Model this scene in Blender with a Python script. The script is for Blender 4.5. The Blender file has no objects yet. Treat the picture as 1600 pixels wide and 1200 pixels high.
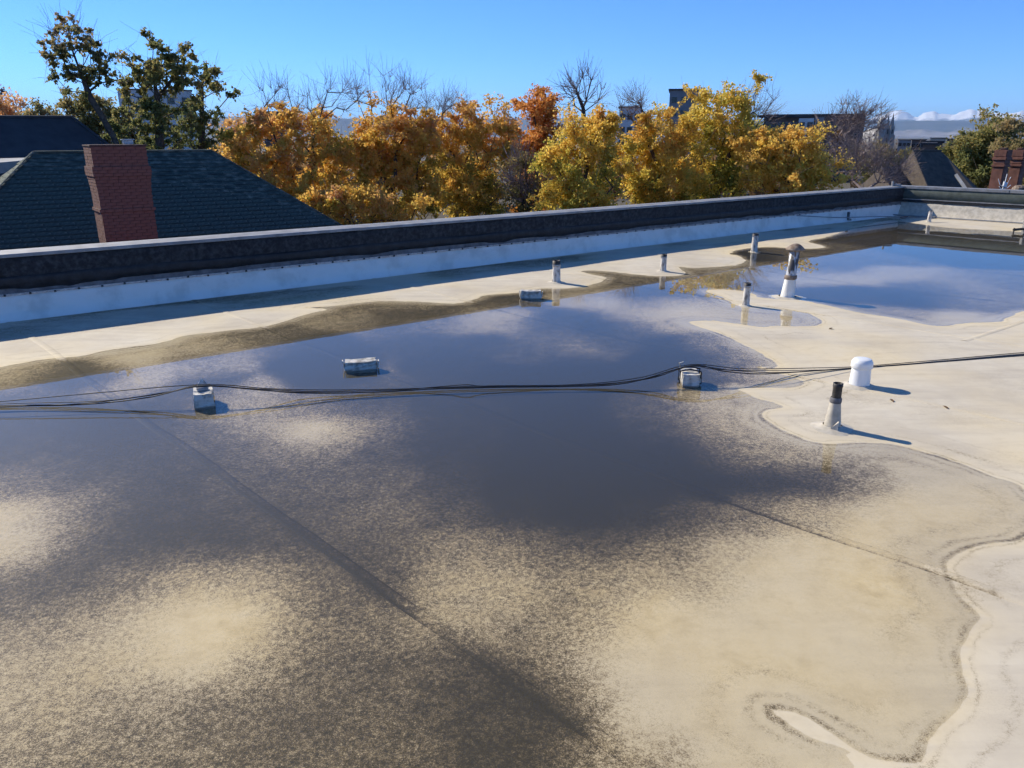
import bpy, bmesh, math, random
import numpy as np
from mathutils import Vector, Matrix

random.seed(7)
RNG = np.random.default_rng(11)
scene = bpy.context.scene
COL = scene.collection

# ------------------------------------------------------------------ camera
F_PX, CAM_H = 1186.0, 2.5
PITCH = math.atan(385.0 / F_PX)
cam_data = bpy.data.cameras.new('camera')
cam = bpy.data.objects.new('camera', cam_data)
COL.objects.link(cam)
cam.location = (0, 0, CAM_H)
cam.rotation_euler = (math.pi / 2 - PITCH, 0, 0)
cam_data.sensor_fit = 'HORIZONTAL'
cam_data.sensor_width = 36.0
cam_data.lens = 36.0 * F_PX / 1600.0
cam_data.clip_start = 0.05
cam_data.clip_end = 250000.0
scene.camera = cam

# ------------------------------------------------------------------ sky, sun, exposure
SUN_AZ, SUN_EL = math.radians(-55.0), math.radians(35.0)
world = bpy.data.worlds.new('World')
scene.world = world
world.use_nodes = True
wnt = world.node_tree
sky = wnt.nodes.new('ShaderNodeTexSky')
sky.sky_type = 'NISHITA'
sky.sun_disc = False
sky.sun_elevation = SUN_EL
sky.sun_rotation = SUN_AZ
sky.altitude = 3000
sky.air_density = 0.8
sky.dust_density = 0.0
sky.ozone_density = 10.0
hs = wnt.nodes.new('ShaderNodeHueSaturation')
hs.inputs['Saturation'].default_value = 1.05
wnt.links.new(sky.outputs[0], hs.inputs['Color'])
wnt.links.new(hs.outputs[0], wnt.nodes['Background'].inputs[0])
wnt.nodes['Background'].inputs[1].default_value = 0.15

sun_data = bpy.data.lights.new('sun', 'SUN')
sun_data.energy = 4.55
sun_data.angle = math.radians(0.53)
sun_data.color = (1.0, 0.90, 0.735)
sun = bpy.data.objects.new('sun', sun_data)
COL.objects.link(sun)
SUN_DIR = Vector((math.sin(SUN_AZ) * math.cos(SUN_EL), math.cos(SUN_AZ) * math.cos(SUN_EL), math.sin(SUN_EL)))
sun.rotation_euler = SUN_DIR.to_track_quat('Z', 'Y').to_euler()

scene.view_settings.view_transform = 'Standard'
scene.view_settings.look = 'None'
scene.view_settings.exposure = 0.54
scene.view_settings.gamma = 1.0
scene.view_settings.use_curve_mapping = False
scene.render.engine = 'CYCLES'
scene.cycles.use_denoising = True
scene.cycles.max_bounces = 6
scene.cycles.diffuse_bounces = 4
scene.cycles.use_adaptive_sampling = True
scene.cycles.adaptive_threshold = 0.035
scene.cycles.transparent_max_bounces = 12
scene.cycles.volume_bounces = 0
scene.cycles.caustics_reflective = False
scene.cycles.caustics_refractive = False

# ------------------------------------------------------------------ geometry of the view: picture point -> place
CP, SP = math.cos(PITCH), math.sin(PITCH)
def ray(x, y):
    a = (x - 800) / F_PX; b = (600 - y) / F_PX
    d = np.array([a, CP + b * SP, -SP + b * CP]); return d / np.linalg.norm(d)
def ground_at(x, y, z=0.0):
    d = ray(x, y); return np.array([0, 0, CAM_H]) + d * ((z - CAM_H) / d[2])
def at_dist(x, y, r):
    d = ray(x, y); return np.array([0, 0, CAM_H]) + d * (r / math.hypot(d[0], d[1]))
U = np.array([0.79225, 0.61019, 0.0])          # along the long parapet
N = np.array([-0.61019, 0.79225, 0.0])         # outwards across it
B0 = np.array([-7.2508, 10.49, 0.0])
SKEW = 0.11
def place(s, t, z=0.0):
    return B0 + U * s - N * t + np.array([0, 0, z])
def to_st(X):
    R = np.asarray(X)[..., :3] - B0
    return R @ U, -(R @ N)
def at_out(x, y, D):                            # where the ray meets the upright plane D metres outside the long parapet
    d = ray(x, y); O = np.array([0, 0, CAM_H])
    return O + d * (((B0 + N * D - O) @ N) / (d @ N))
GROUND_Z = -9.0

# ------------------------------------------------------------------ noise in numpy
def hash2(ix, iy, seed):
    h = (ix.astype(np.int64) * 374761393 + iy.astype(np.int64) * 668265263 + seed * 1442695041) & 0xffffffff
    h = ((h ^ (h >> 13)) * 1274126177) & 0xffffffff
    return ((h ^ (h >> 16)) & 0xffff) / 65535.0
def vnoise(x, y, seed=0):
    x = np.asarray(x, float); y = np.asarray(y, float)
    ix, iy = np.floor(x), np.floor(y); fx, fy = x - ix, y - iy
    fx = fx * fx * (3 - 2 * fx); fy = fy * fy * (3 - 2 * fy)
    a = hash2(ix, iy, seed); b = hash2(ix + 1, iy, seed); c = hash2(ix, iy + 1, seed); d = hash2(ix + 1, iy + 1, seed)
    return (a * (1 - fx) + b * fx) * (1 - fy) + (c * (1 - fx) + d * fx) * fy
def fbm(x, y, octv=4, seed=0):
    r = 0; amp = 0.5; tot = 0
    for k in range(octv):
        r = r + amp * vnoise(x * 2 ** k, y * 2 ** k, seed + k); tot += amp; amp *= 0.5
    return r / tot

# ------------------------------------------------------------------ object helpers
WLOC = {}
def props(o, label=None, cat=None, group=None, kind=None):
    if label: o['label'] = label
    if cat: o['category'] = cat
    if group: o['group'] = group
    if kind: o['kind'] = kind
    return o
def empty(name, loc, label=None, cat=None, group=None, parent=None):
    o = bpy.data.objects.new(name, None); COL.objects.link(o)
    o.empty_display_size = 0.1
    w = np.array(loc, float); WLOC[o] = w
    o.location = w - (WLOC[parent] if parent else 0)
    if parent: o.parent = parent
    return props(o, label, cat, group)
def mesh_obj(name, V, Fc, mat, parent=None, smooth=False, origin=None):
    """one mesh object from world-space vertices"""
    V = np.asarray(V, float).reshape(-1, 3)
    base = WLOC[parent] if parent else np.zeros(3)
    org = np.array(origin, float) if origin is not None else (base if parent else np.zeros(3))
    me = bpy.data.meshes.new(name)
    if isinstance(Fc, np.ndarray):
        nv, nf, k = len(V), len(Fc), Fc.shape[1]
        me.vertices.add(nv); me.vertices.foreach_set('co', (V - org).astype(np.float32).ravel())
        me.loops.add(nf * k); me.loops.foreach_set('vertex_index', Fc.astype(np.int32).ravel())
        me.polygons.add(nf)
        me.polygons.foreach_set('loop_start', np.arange(nf, dtype=np.int32) * k)
        me.update(calc_edges=True); me.validate()
    else:
        me.from_pydata([tuple(v) for v in (V - org)], [], [tuple(f) for f in Fc]); me.update()
    if smooth:
        me.polygons.foreach_set('use_smooth', np.ones(len(me.polygons), dtype=bool))
    me.materials.append(mat)
    o = bpy.data.objects.new(name, me); COL.objects.link(o)
    WLOC[o] = org
    o.location = org - base
    if parent: o.parent = parent
    return o
def set_attr(o, name, vals, domain='POINT'):
    a = o.data.attributes.new(name, 'FLOAT', domain)
    a.data.foreach_set('value', np.asarray(vals, np.float32))

class MB:
    """collects shapes in world space; build() links them as one mesh object"""
    def __init__(self): self.V = []; self.F = []
    def add(self, V, Fc):
        n = len(self.V); self.V += [tuple(map(float, v)) for v in V]; self.F += [tuple(n + i for i in f) for f in Fc]; return self
    def box(self, c, size, ax=None, az=None, ay=None):
        ax = np.array([1, 0, 0.]) if ax is None else np.array(ax, float)
        az = np.array([0, 0, 1.]) if az is None else np.array(az, float)
        ay = np.cross(az, ax) if ay is None else np.array(ay, float)
        c = np.array(c, float); h = np.array(size, float) / 2
        V = [c + ax * h[0] * i + ay * h[1] * j + az * h[2] * k for i in (-1, 1) for j in (-1, 1) for k in (-1, 1)]
        return self.add(V, [(0, 1, 3, 2), (4, 6, 7, 5), (0, 4, 5, 1), (2, 3, 7, 6), (0, 2, 6, 4), (1, 5, 7, 3)])
    def bevel_box(self, c, size, b, ax=None, az=None):
        ax = np.array([1, 0, 0.]) if ax is None else np.array(ax, float)
        az = np.array([0, 0, 1.]) if az is None else np.array(az, float)
        ay = np.cross(az, ax); c = np.array(c, float)
        bm = bmesh.new(); bmesh.ops.create_cube(bm, size=1)
        for v in bm.verts: v.co = Vector((v.co.x * size[0], v.co.y * size[1], v.co.z * size[2]))
        bmesh.ops.bevel(bm, geom=bm.edges[:], offset=b, segments=2, affect='EDGES')
        bm.verts.index_update()
        V = [c + ax * v.co.x + ay * v.co.y + az * v.co.z for v in bm.verts]
        Fc = [[v.index for v in f.verts] for f in bm.faces]; bm.free()
        return self.add(V, Fc)
    def lathe(self, c, prof, n=20, tilt=None, cap=True, wob=0.0):
        """prof: (radius, height) pairs from the base up"""
        c = np.array(c, float); V = []; Fc = []
        tx, ty = tilt or (0, 0)
        for (r, h) in prof:
            for k in range(n):
                a = 2 * math.pi * k / n
                rr = r * (1 + wob * math.sin(3 * a + h * 9) * 0.5 + wob * math.sin(5 * a + 2 + h * 23) * 0.5)
                V.append(c + np.array([rr * math.cos(a) + tx * h, rr * math.sin(a) + ty * h, h]))
        for i in range(len(prof) - 1):
            for k in range(n):
                k2 = (k + 1) % n
                Fc.append((i * n + k, i * n + k2, (i + 1) * n + k2, (i + 1) * n + k))
        if cap:
            Fc.append(tuple((len(prof) - 1) * n + k for k in range(n)))
            Fc.append(tuple(reversed(range(n))))
        return self.add(V, Fc)
    def tube(self, pts, r, n=6):
        pts = [np.array(p, float) for p in pts]
        rs = r if hasattr(r, '__len__') else [r] * len(pts)
        V = []; Fc = []
        for i, p in enumerate(pts):
            d = pts[min(i + 1, len(pts) - 1)] - pts[max(i - 1, 0)]; d /= (np.linalg.norm(d) + 1e-9)
            a = np.cross(d, [0, 0, 1.0]) if abs(d[2]) < 0.9 else np.cross(d, [1.0, 0, 0]); a /= np.linalg.norm(a)
            b = np.cross(d, a)
            for k in range(n):
                th = 2 * math.pi * k / n
                V.append(p + rs[i] * (a * math.cos(th) + b * math.sin(th)))
        for i in range(len(pts) - 1):
            for k in range(n):
                k2 = (k + 1) % n
                Fc.append((i * n + k, (i + 1) * n + k, (i + 1) * n + k2, i * n + k2))
        Fc.append(tuple(reversed(range(n)))); Fc.append(tuple((len(pts) - 1) * n + k for k in range(n)))
        return self.add(V, Fc)
    def build(self, name, mat, parent=None, smooth=False, origin=None):
        return mesh_obj(name, self.V, self.F, mat, parent, smooth, origin)

# ------------------------------------------------------------------ materials
def node_mat(name):
    m = bpy.data.materials.new(name); m.use_nodes = True
    nt = m.node_tree; return m, nt, nt.nodes['Principled BSDF']
def ramp(nt, stops, src=None):
    r = nt.nodes.new('ShaderNodeValToRGB'); e = r.color_ramp.elements
    while len(e) < len(stops): e.new(0.5)
    for k, (p, c) in enumerate(stops):
        e[k].position = p; e[k].color = (*c, 1)
    if src: nt.links.new(src, r.inputs[0])
    return r
def noise(nt, scale, detail=4, rough=0.55, coord='Object', sc=None):
    tc = nt.nodes.new('ShaderNodeTexCoord'); n = nt.nodes.new('ShaderNodeTexNoise')
    n.inputs['Scale'].default_value = scale; n.inputs['Detail'].default_value = detail; n.inputs['Roughness'].default_value = rough
    src = tc.outputs[coord]
    if sc:
        mp = nt.nodes.new('ShaderNodeMapping'); mp.inputs['Scale'].default_value = sc
        nt.links.new(src, mp.inputs[0]); src = mp.outputs[0]
    nt.links.new(src, n.inputs['Vector']); return n
def math_n(nt, op, a, b=None, c=None, clamp=False):
    m = nt.nodes.new('ShaderNodeMath'); m.operation = op; m.use_clamp = clamp
    for i, v in enumerate((a, b, c)):
        if v is None: continue
        if hasattr(v, 'links'): nt.links.new(v, m.inputs[i])
        else: m.inputs[i].default_value = v
    return m.outputs[0]
def mixc(nt, f, a, b, blend='MIX'):
    m = nt.nodes.new('ShaderNodeMix'); m.data_type = 'RGBA'; m.blend_type = blend
    for i, v in ((0, f), (6, a), (7, b)):
        if hasattr(v, 'links'): nt.links.new(v, m.inputs[i])
        else: m.inputs[i].default_value = v if i == 0 else (*v, 1)
    return m.outputs[2]
def bump(nt, bs, src, strength=0.3, dist=0.02):
    b = nt.nodes.new('ShaderNodeBump'); b.inputs['Strength'].default_value = strength; b.inputs['Distance'].default_value = dist
    nt.links.new(src, b.inputs['Height']); nt.links.new(b.outputs[0], bs.inputs['Normal'])
def mottled(name, c1, c2, scale=6, rough=0.8, metal=0.0, bmp=0.2, bscale=40, c3=None, detail=6, sc=None, lo=0.35, hi=0.65, bdist=0.01):
    m, nt, bs = node_mat(name)
    n = noise(nt, scale, detail, 0.6, sc=sc)
    stops = [(lo, c1), (hi, c2)] if c3 is None else [(lo, c1), (0.5, c2), (hi + 0.07, c3)]
    r = ramp(nt, stops, n.outputs['Fac'])
    nt.links.new(r.outputs[0], bs.inputs['Base Color'])
    bs.inputs['Roughness'].default_value = rough; bs.inputs['Metallic'].default_value = metal
    if bmp:
        b = noise(nt, bscale, 4, 0.6); bump(nt, bs, b.outputs['Fac'], bmp, bdist)
    return m

def deck_material():
    m, nt, bs = node_mat('roof membrane')
    def attr(nm):
        a = nt.nodes.new('ShaderNodeAttribute'); a.attribute_name = nm; return a.outputs['Fac']
    d0, t, sh = attr('dark'), attr('stain'), attr('shore')
    big = noise(nt, 0.9, 6, 0.62).outputs['Fac']
    mid = noise(nt, 7, 6, 0.65).outputs['Fac']
    fine = noise(nt, 115, 5, 0.72).outputs['Fac']
    coarse = noise(nt, 34, 5, 0.7).outputs['Fac']
    grit = noise(nt, 330, 3, 0.7).outputs['Fac']
    lowf = noise(nt, 2.2, 3, 0.5).outputs['Fac']
    # tide lines: thin bands that follow the old water levels
    wob = math_n(nt, 'ADD', sh, math_n(nt, 'MULTIPLY', math_n(nt, 'SUBTRACT', lowf, 0.5), 0.16))
    wob = math_n(nt, 'ADD', wob, math_n(nt, 'MULTIPLY', math_n(nt, 'SUBTRACT', mid, 0.5), 0.03))
    def line(src, c, w, a):
        q = math_n(nt, 'DIVIDE', math_n(nt, 'SUBTRACT', src, c), w)
        return math_n(nt, 'MULTIPLY', math_n(nt, 'EXPONENT', math_n(nt, 'MULTIPLY', math_n(nt, 'MULTIPLY', q, q), -1.0)), a)
    tide = line(sh, -0.020, 0.024, 0.25)
    for c_, w_, a_ in ((0.055, 0.014, 0.14), (0.22, 0.03, 0.09), (0.45, 0.02, 0.08), (-0.09, 0.03, 0.12), (-0.27, 0.06, 0.08)):
        tide = math_n(nt, 'ADD', tide, line(wob, c_, w_, a_))
    tide = math_n(nt, 'MULTIPLY', tide, math_n(nt, 'MULTIPLY', math_n(nt, 'SUBTRACT', lowf, 0.30, clamp=True), 4.6))
    d = math_n(nt, 'ADD', d0, tide, clamp=True)
    streak = noise(nt, 3.0, 5, 0.6, sc=(0.35, 2.2, 1)).outputs['Fac']
    clean = ramp(nt, [(0.3, (0.48, 0.425, 0.33)), (0.5, (0.585, 0.53, 0.42)), (0.72, (0.64, 0.59, 0.48))], big).outputs[0]
    clean = mixc(nt, math_n(nt, 'MULTIPLY', math_n(nt, 'SUBTRACT', streak, 0.47, clamp=True), 2.2, clamp=True), clean, (0.42, 0.375, 0.31))
    clean = mixc(nt, math_n(nt, 'MULTIPLY', math_n(nt, 'SUBTRACT', mid, 0.45, clamp=True), 1.6, clamp=True), clean, (0.49, 0.435, 0.345))
    tan = ramp(nt, [(0.32, (0.54, 0.435, 0.245)), (0.5, (0.665, 0.555, 0.34)), (0.7, (0.73, 0.63, 0.425))], mid).outputs[0]
    base = mixc(nt, t, clean, tan)
    # sediment: soft in the deep, breaking into speckles where it thins out
    inv = math_n(nt, 'SUBTRACT', 1.0, d)
    amp = math_n(nt, 'ADD', math_n(nt, 'MULTIPLY', math_n(nt, 'MULTIPLY', d, inv), 5.6), 0.06)
    f1 = math_n(nt, 'MULTIPLY', math_n(nt, 'SUBTRACT', fine, 0.5), 1.2)
    f2 = math_n(nt, 'MULTIPLY', math_n(nt, 'ADD', math_n(nt, 'MULTIPLY', mid, 0.4), math_n(nt, 'MULTIPLY', math_n(nt, 'SUBTRACT', coarse, 0.72), 0.9)), 1.0)
    f3 = math_n(nt, 'MULTIPLY', math_n(nt, 'SUBTRACT', grit, 0.5), 1.2)
    sp = math_n(nt, 'MULTIPLY', math_n(nt, 'ADD', math_n(nt, 'ADD', f1, f2), f3), amp)
    v = math_n(nt, 'ADD', d, sp)
    mr = nt.nodes.new('ShaderNodeMapRange'); mr.interpolation_type = 'SMOOTHSTEP'
    mr.inputs['From Min'].default_value = 0.0; mr.inputs['From Max'].default_value = 0.90
    nt.links.new(v, mr.inputs['Value'])
    dk = ramp(nt, [(0.3, (0.016, 0.0145, 0.008)), (0.7, (0.056, 0.048, 0.027))], fine).outputs[0]
    half = math_n(nt, 'MULTIPLY', mr.outputs[0], 2.0, clamp=True)
    rest = math_n(nt, 'SUBTRACT', math_n(nt, 'MULTIPLY', mr.outputs[0], 2.0), 1.0, clamp=True)
    col = mixc(nt, rest, mixc(nt, half, base, (0.215, 0.167, 0.100)), dk)
    nt.links.new(col, bs.inputs['Base Color'])
    bs.inputs['Roughness'].default_value = 0.75
    bs.inputs['Specular IOR Level'].default_value = 0.25
    hsum = math_n(nt, 'ADD', math_n(nt, 'MULTIPLY', mid, 1.0), math_n(nt, 'MULTIPLY', fine, 0.25))
    bump(nt, bs, hsum, 0.12, 0.02)
    return m
def water_material():
    m = bpy.data.materials.new('pond water'); m.use_nodes = True; nt = m.node_tree
    nt.nodes.remove(nt.nodes['Principled BSDF']); out = nt.nodes['Material Output']
    tr = nt.nodes.new('ShaderNodeBsdfTransparent'); tr.inputs[0].default_value = (0.95, 0.935, 0.885, 1)
    gl = nt.nodes.new('ShaderNodeBsdfGlossy'); gl.inputs['Roughness'].default_value = 0.0
    gl.inputs['Color'].default_value = (1, 1, 1, 1)
    geo = nt.nodes.new('ShaderNodeNewGeometry'); fr = nt.nodes.new('ShaderNodeFresnel')
    ior = nt.nodes.new('ShaderNodeMapRange'); ior.inputs['To Min'].default_value = 1.36; ior.inputs['To Max'].default_value = 1 / 1.36
    nt.links.new(geo.outputs['Backfacing'], ior.inputs['Value']); nt.links.new(ior.outputs[0], fr.inputs['IOR'])
    n = noise(nt, 1.3, 2, 0.5); b = nt.nodes.new('ShaderNodeBump'); b.inputs['Strength'].default_value = 0.03; b.inputs['Distance'].default_value = 0.02
    nt.links.new(n.outputs['Fac'], b.inputs['Height'])
    nt.links.new(b.outputs[0], gl.inputs['Normal'])
    mx = nt.nodes.new('ShaderNodeMixShader')
    nt.links.new(fr.outputs[0], mx.inputs[0]); nt.links.new(tr.outputs[0], mx.inputs[1]); nt.links.new(gl.outputs[0], mx.inputs[2])
    nt.links.new(mx.outputs[0], out.inputs['Surface'])
    return m
def leaf_material(name, stops):
    m = bpy.data.materials.new(name); m.use_nodes = True; nt = m.node_tree
    nt.nodes.remove(nt.nodes['Principled BSDF']); out = nt.nodes['Material Output']
    a = nt.nodes.new('ShaderNodeAttribute'); a.attribute_name = 'tint'
    r = ramp(nt, stops, a.outputs['Fac'])
    df = nt.nodes.new('ShaderNodeBsdfDiffuse'); tl = nt.nodes.new('ShaderNodeBsdfTranslucent')
    nt.links.new(r.outputs[0], df.inputs[0]); nt.links.new(r.outputs[0], tl.inputs[0])
    mx = nt.nodes.new('ShaderNodeMixShader'); mx.inputs[0].default_value = 0.55
    nt.links.new(df.outputs[0], mx.inputs[1]); nt.links.new(tl.outputs[0], mx.inputs[2])
    nt.links.new(mx.outputs[0], out.inputs['Surface'])
    return m

M = {}
M['deck'] = deck_material()
M['water'] = water_material()
M['white_membrane'] = mottled('white flashing membrane', (0.68, 0.67, 0.63), (0.82, 0.81, 0.77), 2.2, 0.6, bmp=0.25, bscale=7, c3=(0.85, 0.84, 0.81), bdist=0.02)
M['boot'] = mottled('weathered membrane boot', (0.36, 0.33, 0.27), (0.54, 0.50, 0.42), 9, 0.75, bmp=0.2, bscale=14, lo=0.3, hi=0.6)
M['wrap'] = mottled('grubby white wrapping', (0.26, 0.245, 0.21), (0.62, 0.60, 0.55), 11, 0.6, bmp=0.6, bscale=22, lo=0.36, hi=0.54)
M['bitumen'] = mottled('dark bitumen membrane', (0.010, 0.011, 0.013), (0.024, 0.025, 0.029), 13, 0.85, bmp=0.8, bscale=30, c3=(0.058, 0.060, 0.064))
M['tar'] = mottled('black roofing tar', (0.006, 0.006, 0.008), (0.022, 0.023, 0.028), 7, 0.6, bmp=0.8, bscale=25, lo=0.4, hi=0.7)
M['primer'] = mottled('grey primer strip', (0.10, 0.10, 0.11), (0.22, 0.22, 0.23), 6, 0.85, bmp=0.4, bscale=40)
M['coping'] = mottled('grey coping metal', (0.20, 0.205, 0.21), (0.32, 0.325, 0.33), 4, 0.6, 0.2, bmp=0.1, bscale=12)
M['green_panel'] = mottled('dark green grey cap sheet', (0.055, 0.07, 0.06), (0.09, 0.11, 0.10), 5, 0.9, bmp=0.5, bscale=90)
M['steel'] = mottled('dull steel', (0.25, 0.25, 0.26), (0.45, 0.45, 0.46), 20, 0.4, 0.8, bmp=0.1)
M['rust'] = mottled('rusty sheet metal', (0.10, 0.055, 0.035), (0.22, 0.17, 0.13), 12, 0.75, 0.2, bmp=0.4, c3=(0.33, 0.29, 0.25))
M['painted_pipe'] = mottled('peeling aluminium paint', (0.06, 0.055, 0.055), (0.55, 0.57, 0.60), 6, 0.5, 0.1, bmp=0.3, sc=(1.5, 1.5, 0.4), lo=0.44, hi=0.5)
M['black_pipe'] = mottled('black cast iron', (0.016, 0.015, 0.015), (0.05, 0.045, 0.04), 20, 0.6, bmp=0.4)
M['pvc'] = mottled('white plastic', (0.72, 0.74, 0.76), (0.80, 0.82, 0.83), 3, 0.35, bmp=0.02)
M['pipe_white'] = mottled('chalky white pipe', (0.17, 0.15, 0.13), (0.64, 0.62, 0.58), 16, 0.7, bmp=0.3, lo=0.36, hi=0.52, sc=(1, 1, 0.5))
M['cable'] = mottled('black cable jacket', (0.010, 0.010, 0.012), (0.022, 0.022, 0.026), 20, 0.5, bmp=0.05)
M['strap'] = mottled('grey strap', (0.25, 0.25, 0.26), (0.40, 0.40, 0.41), 20, 0.5)
M['brick'] = mottled('red brick', (0.125, 0.056, 0.042), (0.20, 0.088, 0.063), 3, 0.9, bmp=0.4, bscale=60, c3=(0.26, 0.125, 0.09))
M['mortar'] = mottled('dirty mortar', (0.08, 0.045, 0.038), (0.13, 0.085, 0.07), 10, 0.95, bmp=0.4)
M['shingle'] = mottled('dark green asphalt shingle', (0.024, 0.044, 0.038), (0.048, 0.076, 0.063), 4, 0.9, bmp=0.5, bscale=120, c3=(0.17, 0.20, 0.16), sc=(1, 1, 3))
M['shingle_blue'] = mottled('slate dark shingle', (0.030, 0.036, 0.045), (0.048, 0.055, 0.066), 2, 0.9, bmp=0.5, bscale=60)
M['shingle_brown'] = mottled('brown asphalt shingle', (0.065, 0.052, 0.043), (0.11, 0.090, 0.072), 3, 0.95, bmp=0.5, bscale=40)
M['grey_roof'] = mottled('light grey roof', (0.26, 0.27, 0.28), (0.36, 0.37, 0.38), 2, 0.9)
M['stucco'] = mottled('warm stucco', (0.36, 0.30, 0.23), (0.46, 0.39, 0.31), 2, 0.95)
M['far_white'] = mottled('white panel facade', (0.58, 0.58, 0.58), (0.68, 0.68, 0.68), 0.3, 0.8, bmp=0)
M['far_brown'] = mottled('brown brick facade', (0.10, 0.070, 0.060), (0.17, 0.12, 0.10), 0.3, 0.95, bmp=0)
M['far_grey'] = mottled('grey facade', (0.20, 0.20, 0.21), (0.30, 0.30, 0.31), 0.3, 0.95, bmp=0)
M['far_tan'] = mottled('tan facade', (0.34, 0.28, 0.22), (0.44, 0.37, 0.30), 0.3, 0.95, bmp=0)
M['far_dark'] = mottled('charcoal cladding', (0.035, 0.035, 0.04), (0.06, 0.06, 0.065), 0.3, 0.8, bmp=0)
M['stone'] = mottled('grey limestone', (0.26, 0.25, 0.24), (0.38, 0.37, 0.35), 0.3, 0.9, bmp=0)
M['pale_stone'] = mottled('pale copper roof', (0.55, 0.52, 0.45), (0.70, 0.66, 0.58), 0.3, 0.6, bmp=0)
M['bark'] = mottled('dark bark', (0.05, 0.040, 0.033), (0.11, 0.088, 0.073), 9, 0.95, bmp=0.5)
M['bark_pale'] = mottled('grey purple bark', (0.20, 0.155, 0.145), (0.34, 0.27, 0.25), 9, 0.95, bmp=0.3)
M['wood'] = mottled('grey weathered wood', (0.20, 0.18, 0.16), (0.34, 0.31, 0.28), 5, 0.9)
M['leaf_litter'] = mottled('dry leaf', (0.09, 0.05, 0.02), (0.16, 0.09, 0.04), 20, 0.8)
m_, nt_, bs_ = node_mat('window glass'); bs_.inputs['Base Color'].default_value = (0.02, 0.025, 0.03, 1); bs_.inputs['Roughness'].default_value = 0.08; M['glass'] = m_

LEAF = {
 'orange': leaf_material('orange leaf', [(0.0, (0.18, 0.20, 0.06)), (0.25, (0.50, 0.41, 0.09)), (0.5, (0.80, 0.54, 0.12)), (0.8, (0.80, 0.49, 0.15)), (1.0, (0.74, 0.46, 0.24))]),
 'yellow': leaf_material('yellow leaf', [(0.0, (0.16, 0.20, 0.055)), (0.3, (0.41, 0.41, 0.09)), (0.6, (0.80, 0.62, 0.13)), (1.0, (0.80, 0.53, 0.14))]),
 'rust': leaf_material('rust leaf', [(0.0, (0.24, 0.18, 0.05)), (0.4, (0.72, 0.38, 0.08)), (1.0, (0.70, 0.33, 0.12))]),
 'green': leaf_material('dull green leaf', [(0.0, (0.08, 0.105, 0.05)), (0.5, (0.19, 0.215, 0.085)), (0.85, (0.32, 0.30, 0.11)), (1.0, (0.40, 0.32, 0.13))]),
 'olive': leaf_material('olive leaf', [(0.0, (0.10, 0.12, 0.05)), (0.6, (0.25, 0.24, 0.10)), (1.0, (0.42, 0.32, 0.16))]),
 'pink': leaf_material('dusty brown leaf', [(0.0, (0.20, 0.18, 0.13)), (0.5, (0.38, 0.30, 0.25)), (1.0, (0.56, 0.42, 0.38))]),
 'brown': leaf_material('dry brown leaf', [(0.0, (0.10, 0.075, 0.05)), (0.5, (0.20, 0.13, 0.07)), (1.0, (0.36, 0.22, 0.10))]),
}

# ------------------------------------------------------------------ ground
def ground_material():
    m, nt, bs = node_mat('autumn town ground')
    r = ramp(nt, [(0.3, (0.04, 0.04, 0.035)), (0.45, (0.07, 0.06, 0.045)), (0.6, (0.09, 0.08, 0.055)), (0.75, (0.13, 0.11, 0.09))], noise(nt, 0.02, 10, 0.65).outputs['Fac'])
    nt.links.new(r.outputs[0], bs.inputs['Base Color']); bs.inputs['Roughness'].default_value = 0.95
    return m
M['ground'] = ground_material()
E_ = 90000.0
props(mesh_obj('ground', [(-E_, -E_, GROUND_Z), (E_, -E_, GROUND_Z), (E_, E_, GROUND_Z), (-E_, E_, GROUND_Z)], [(0, 1, 2, 3)], M['ground']),
      'flat town ground stretching to the horizon', 'ground', kind='structure')

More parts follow.
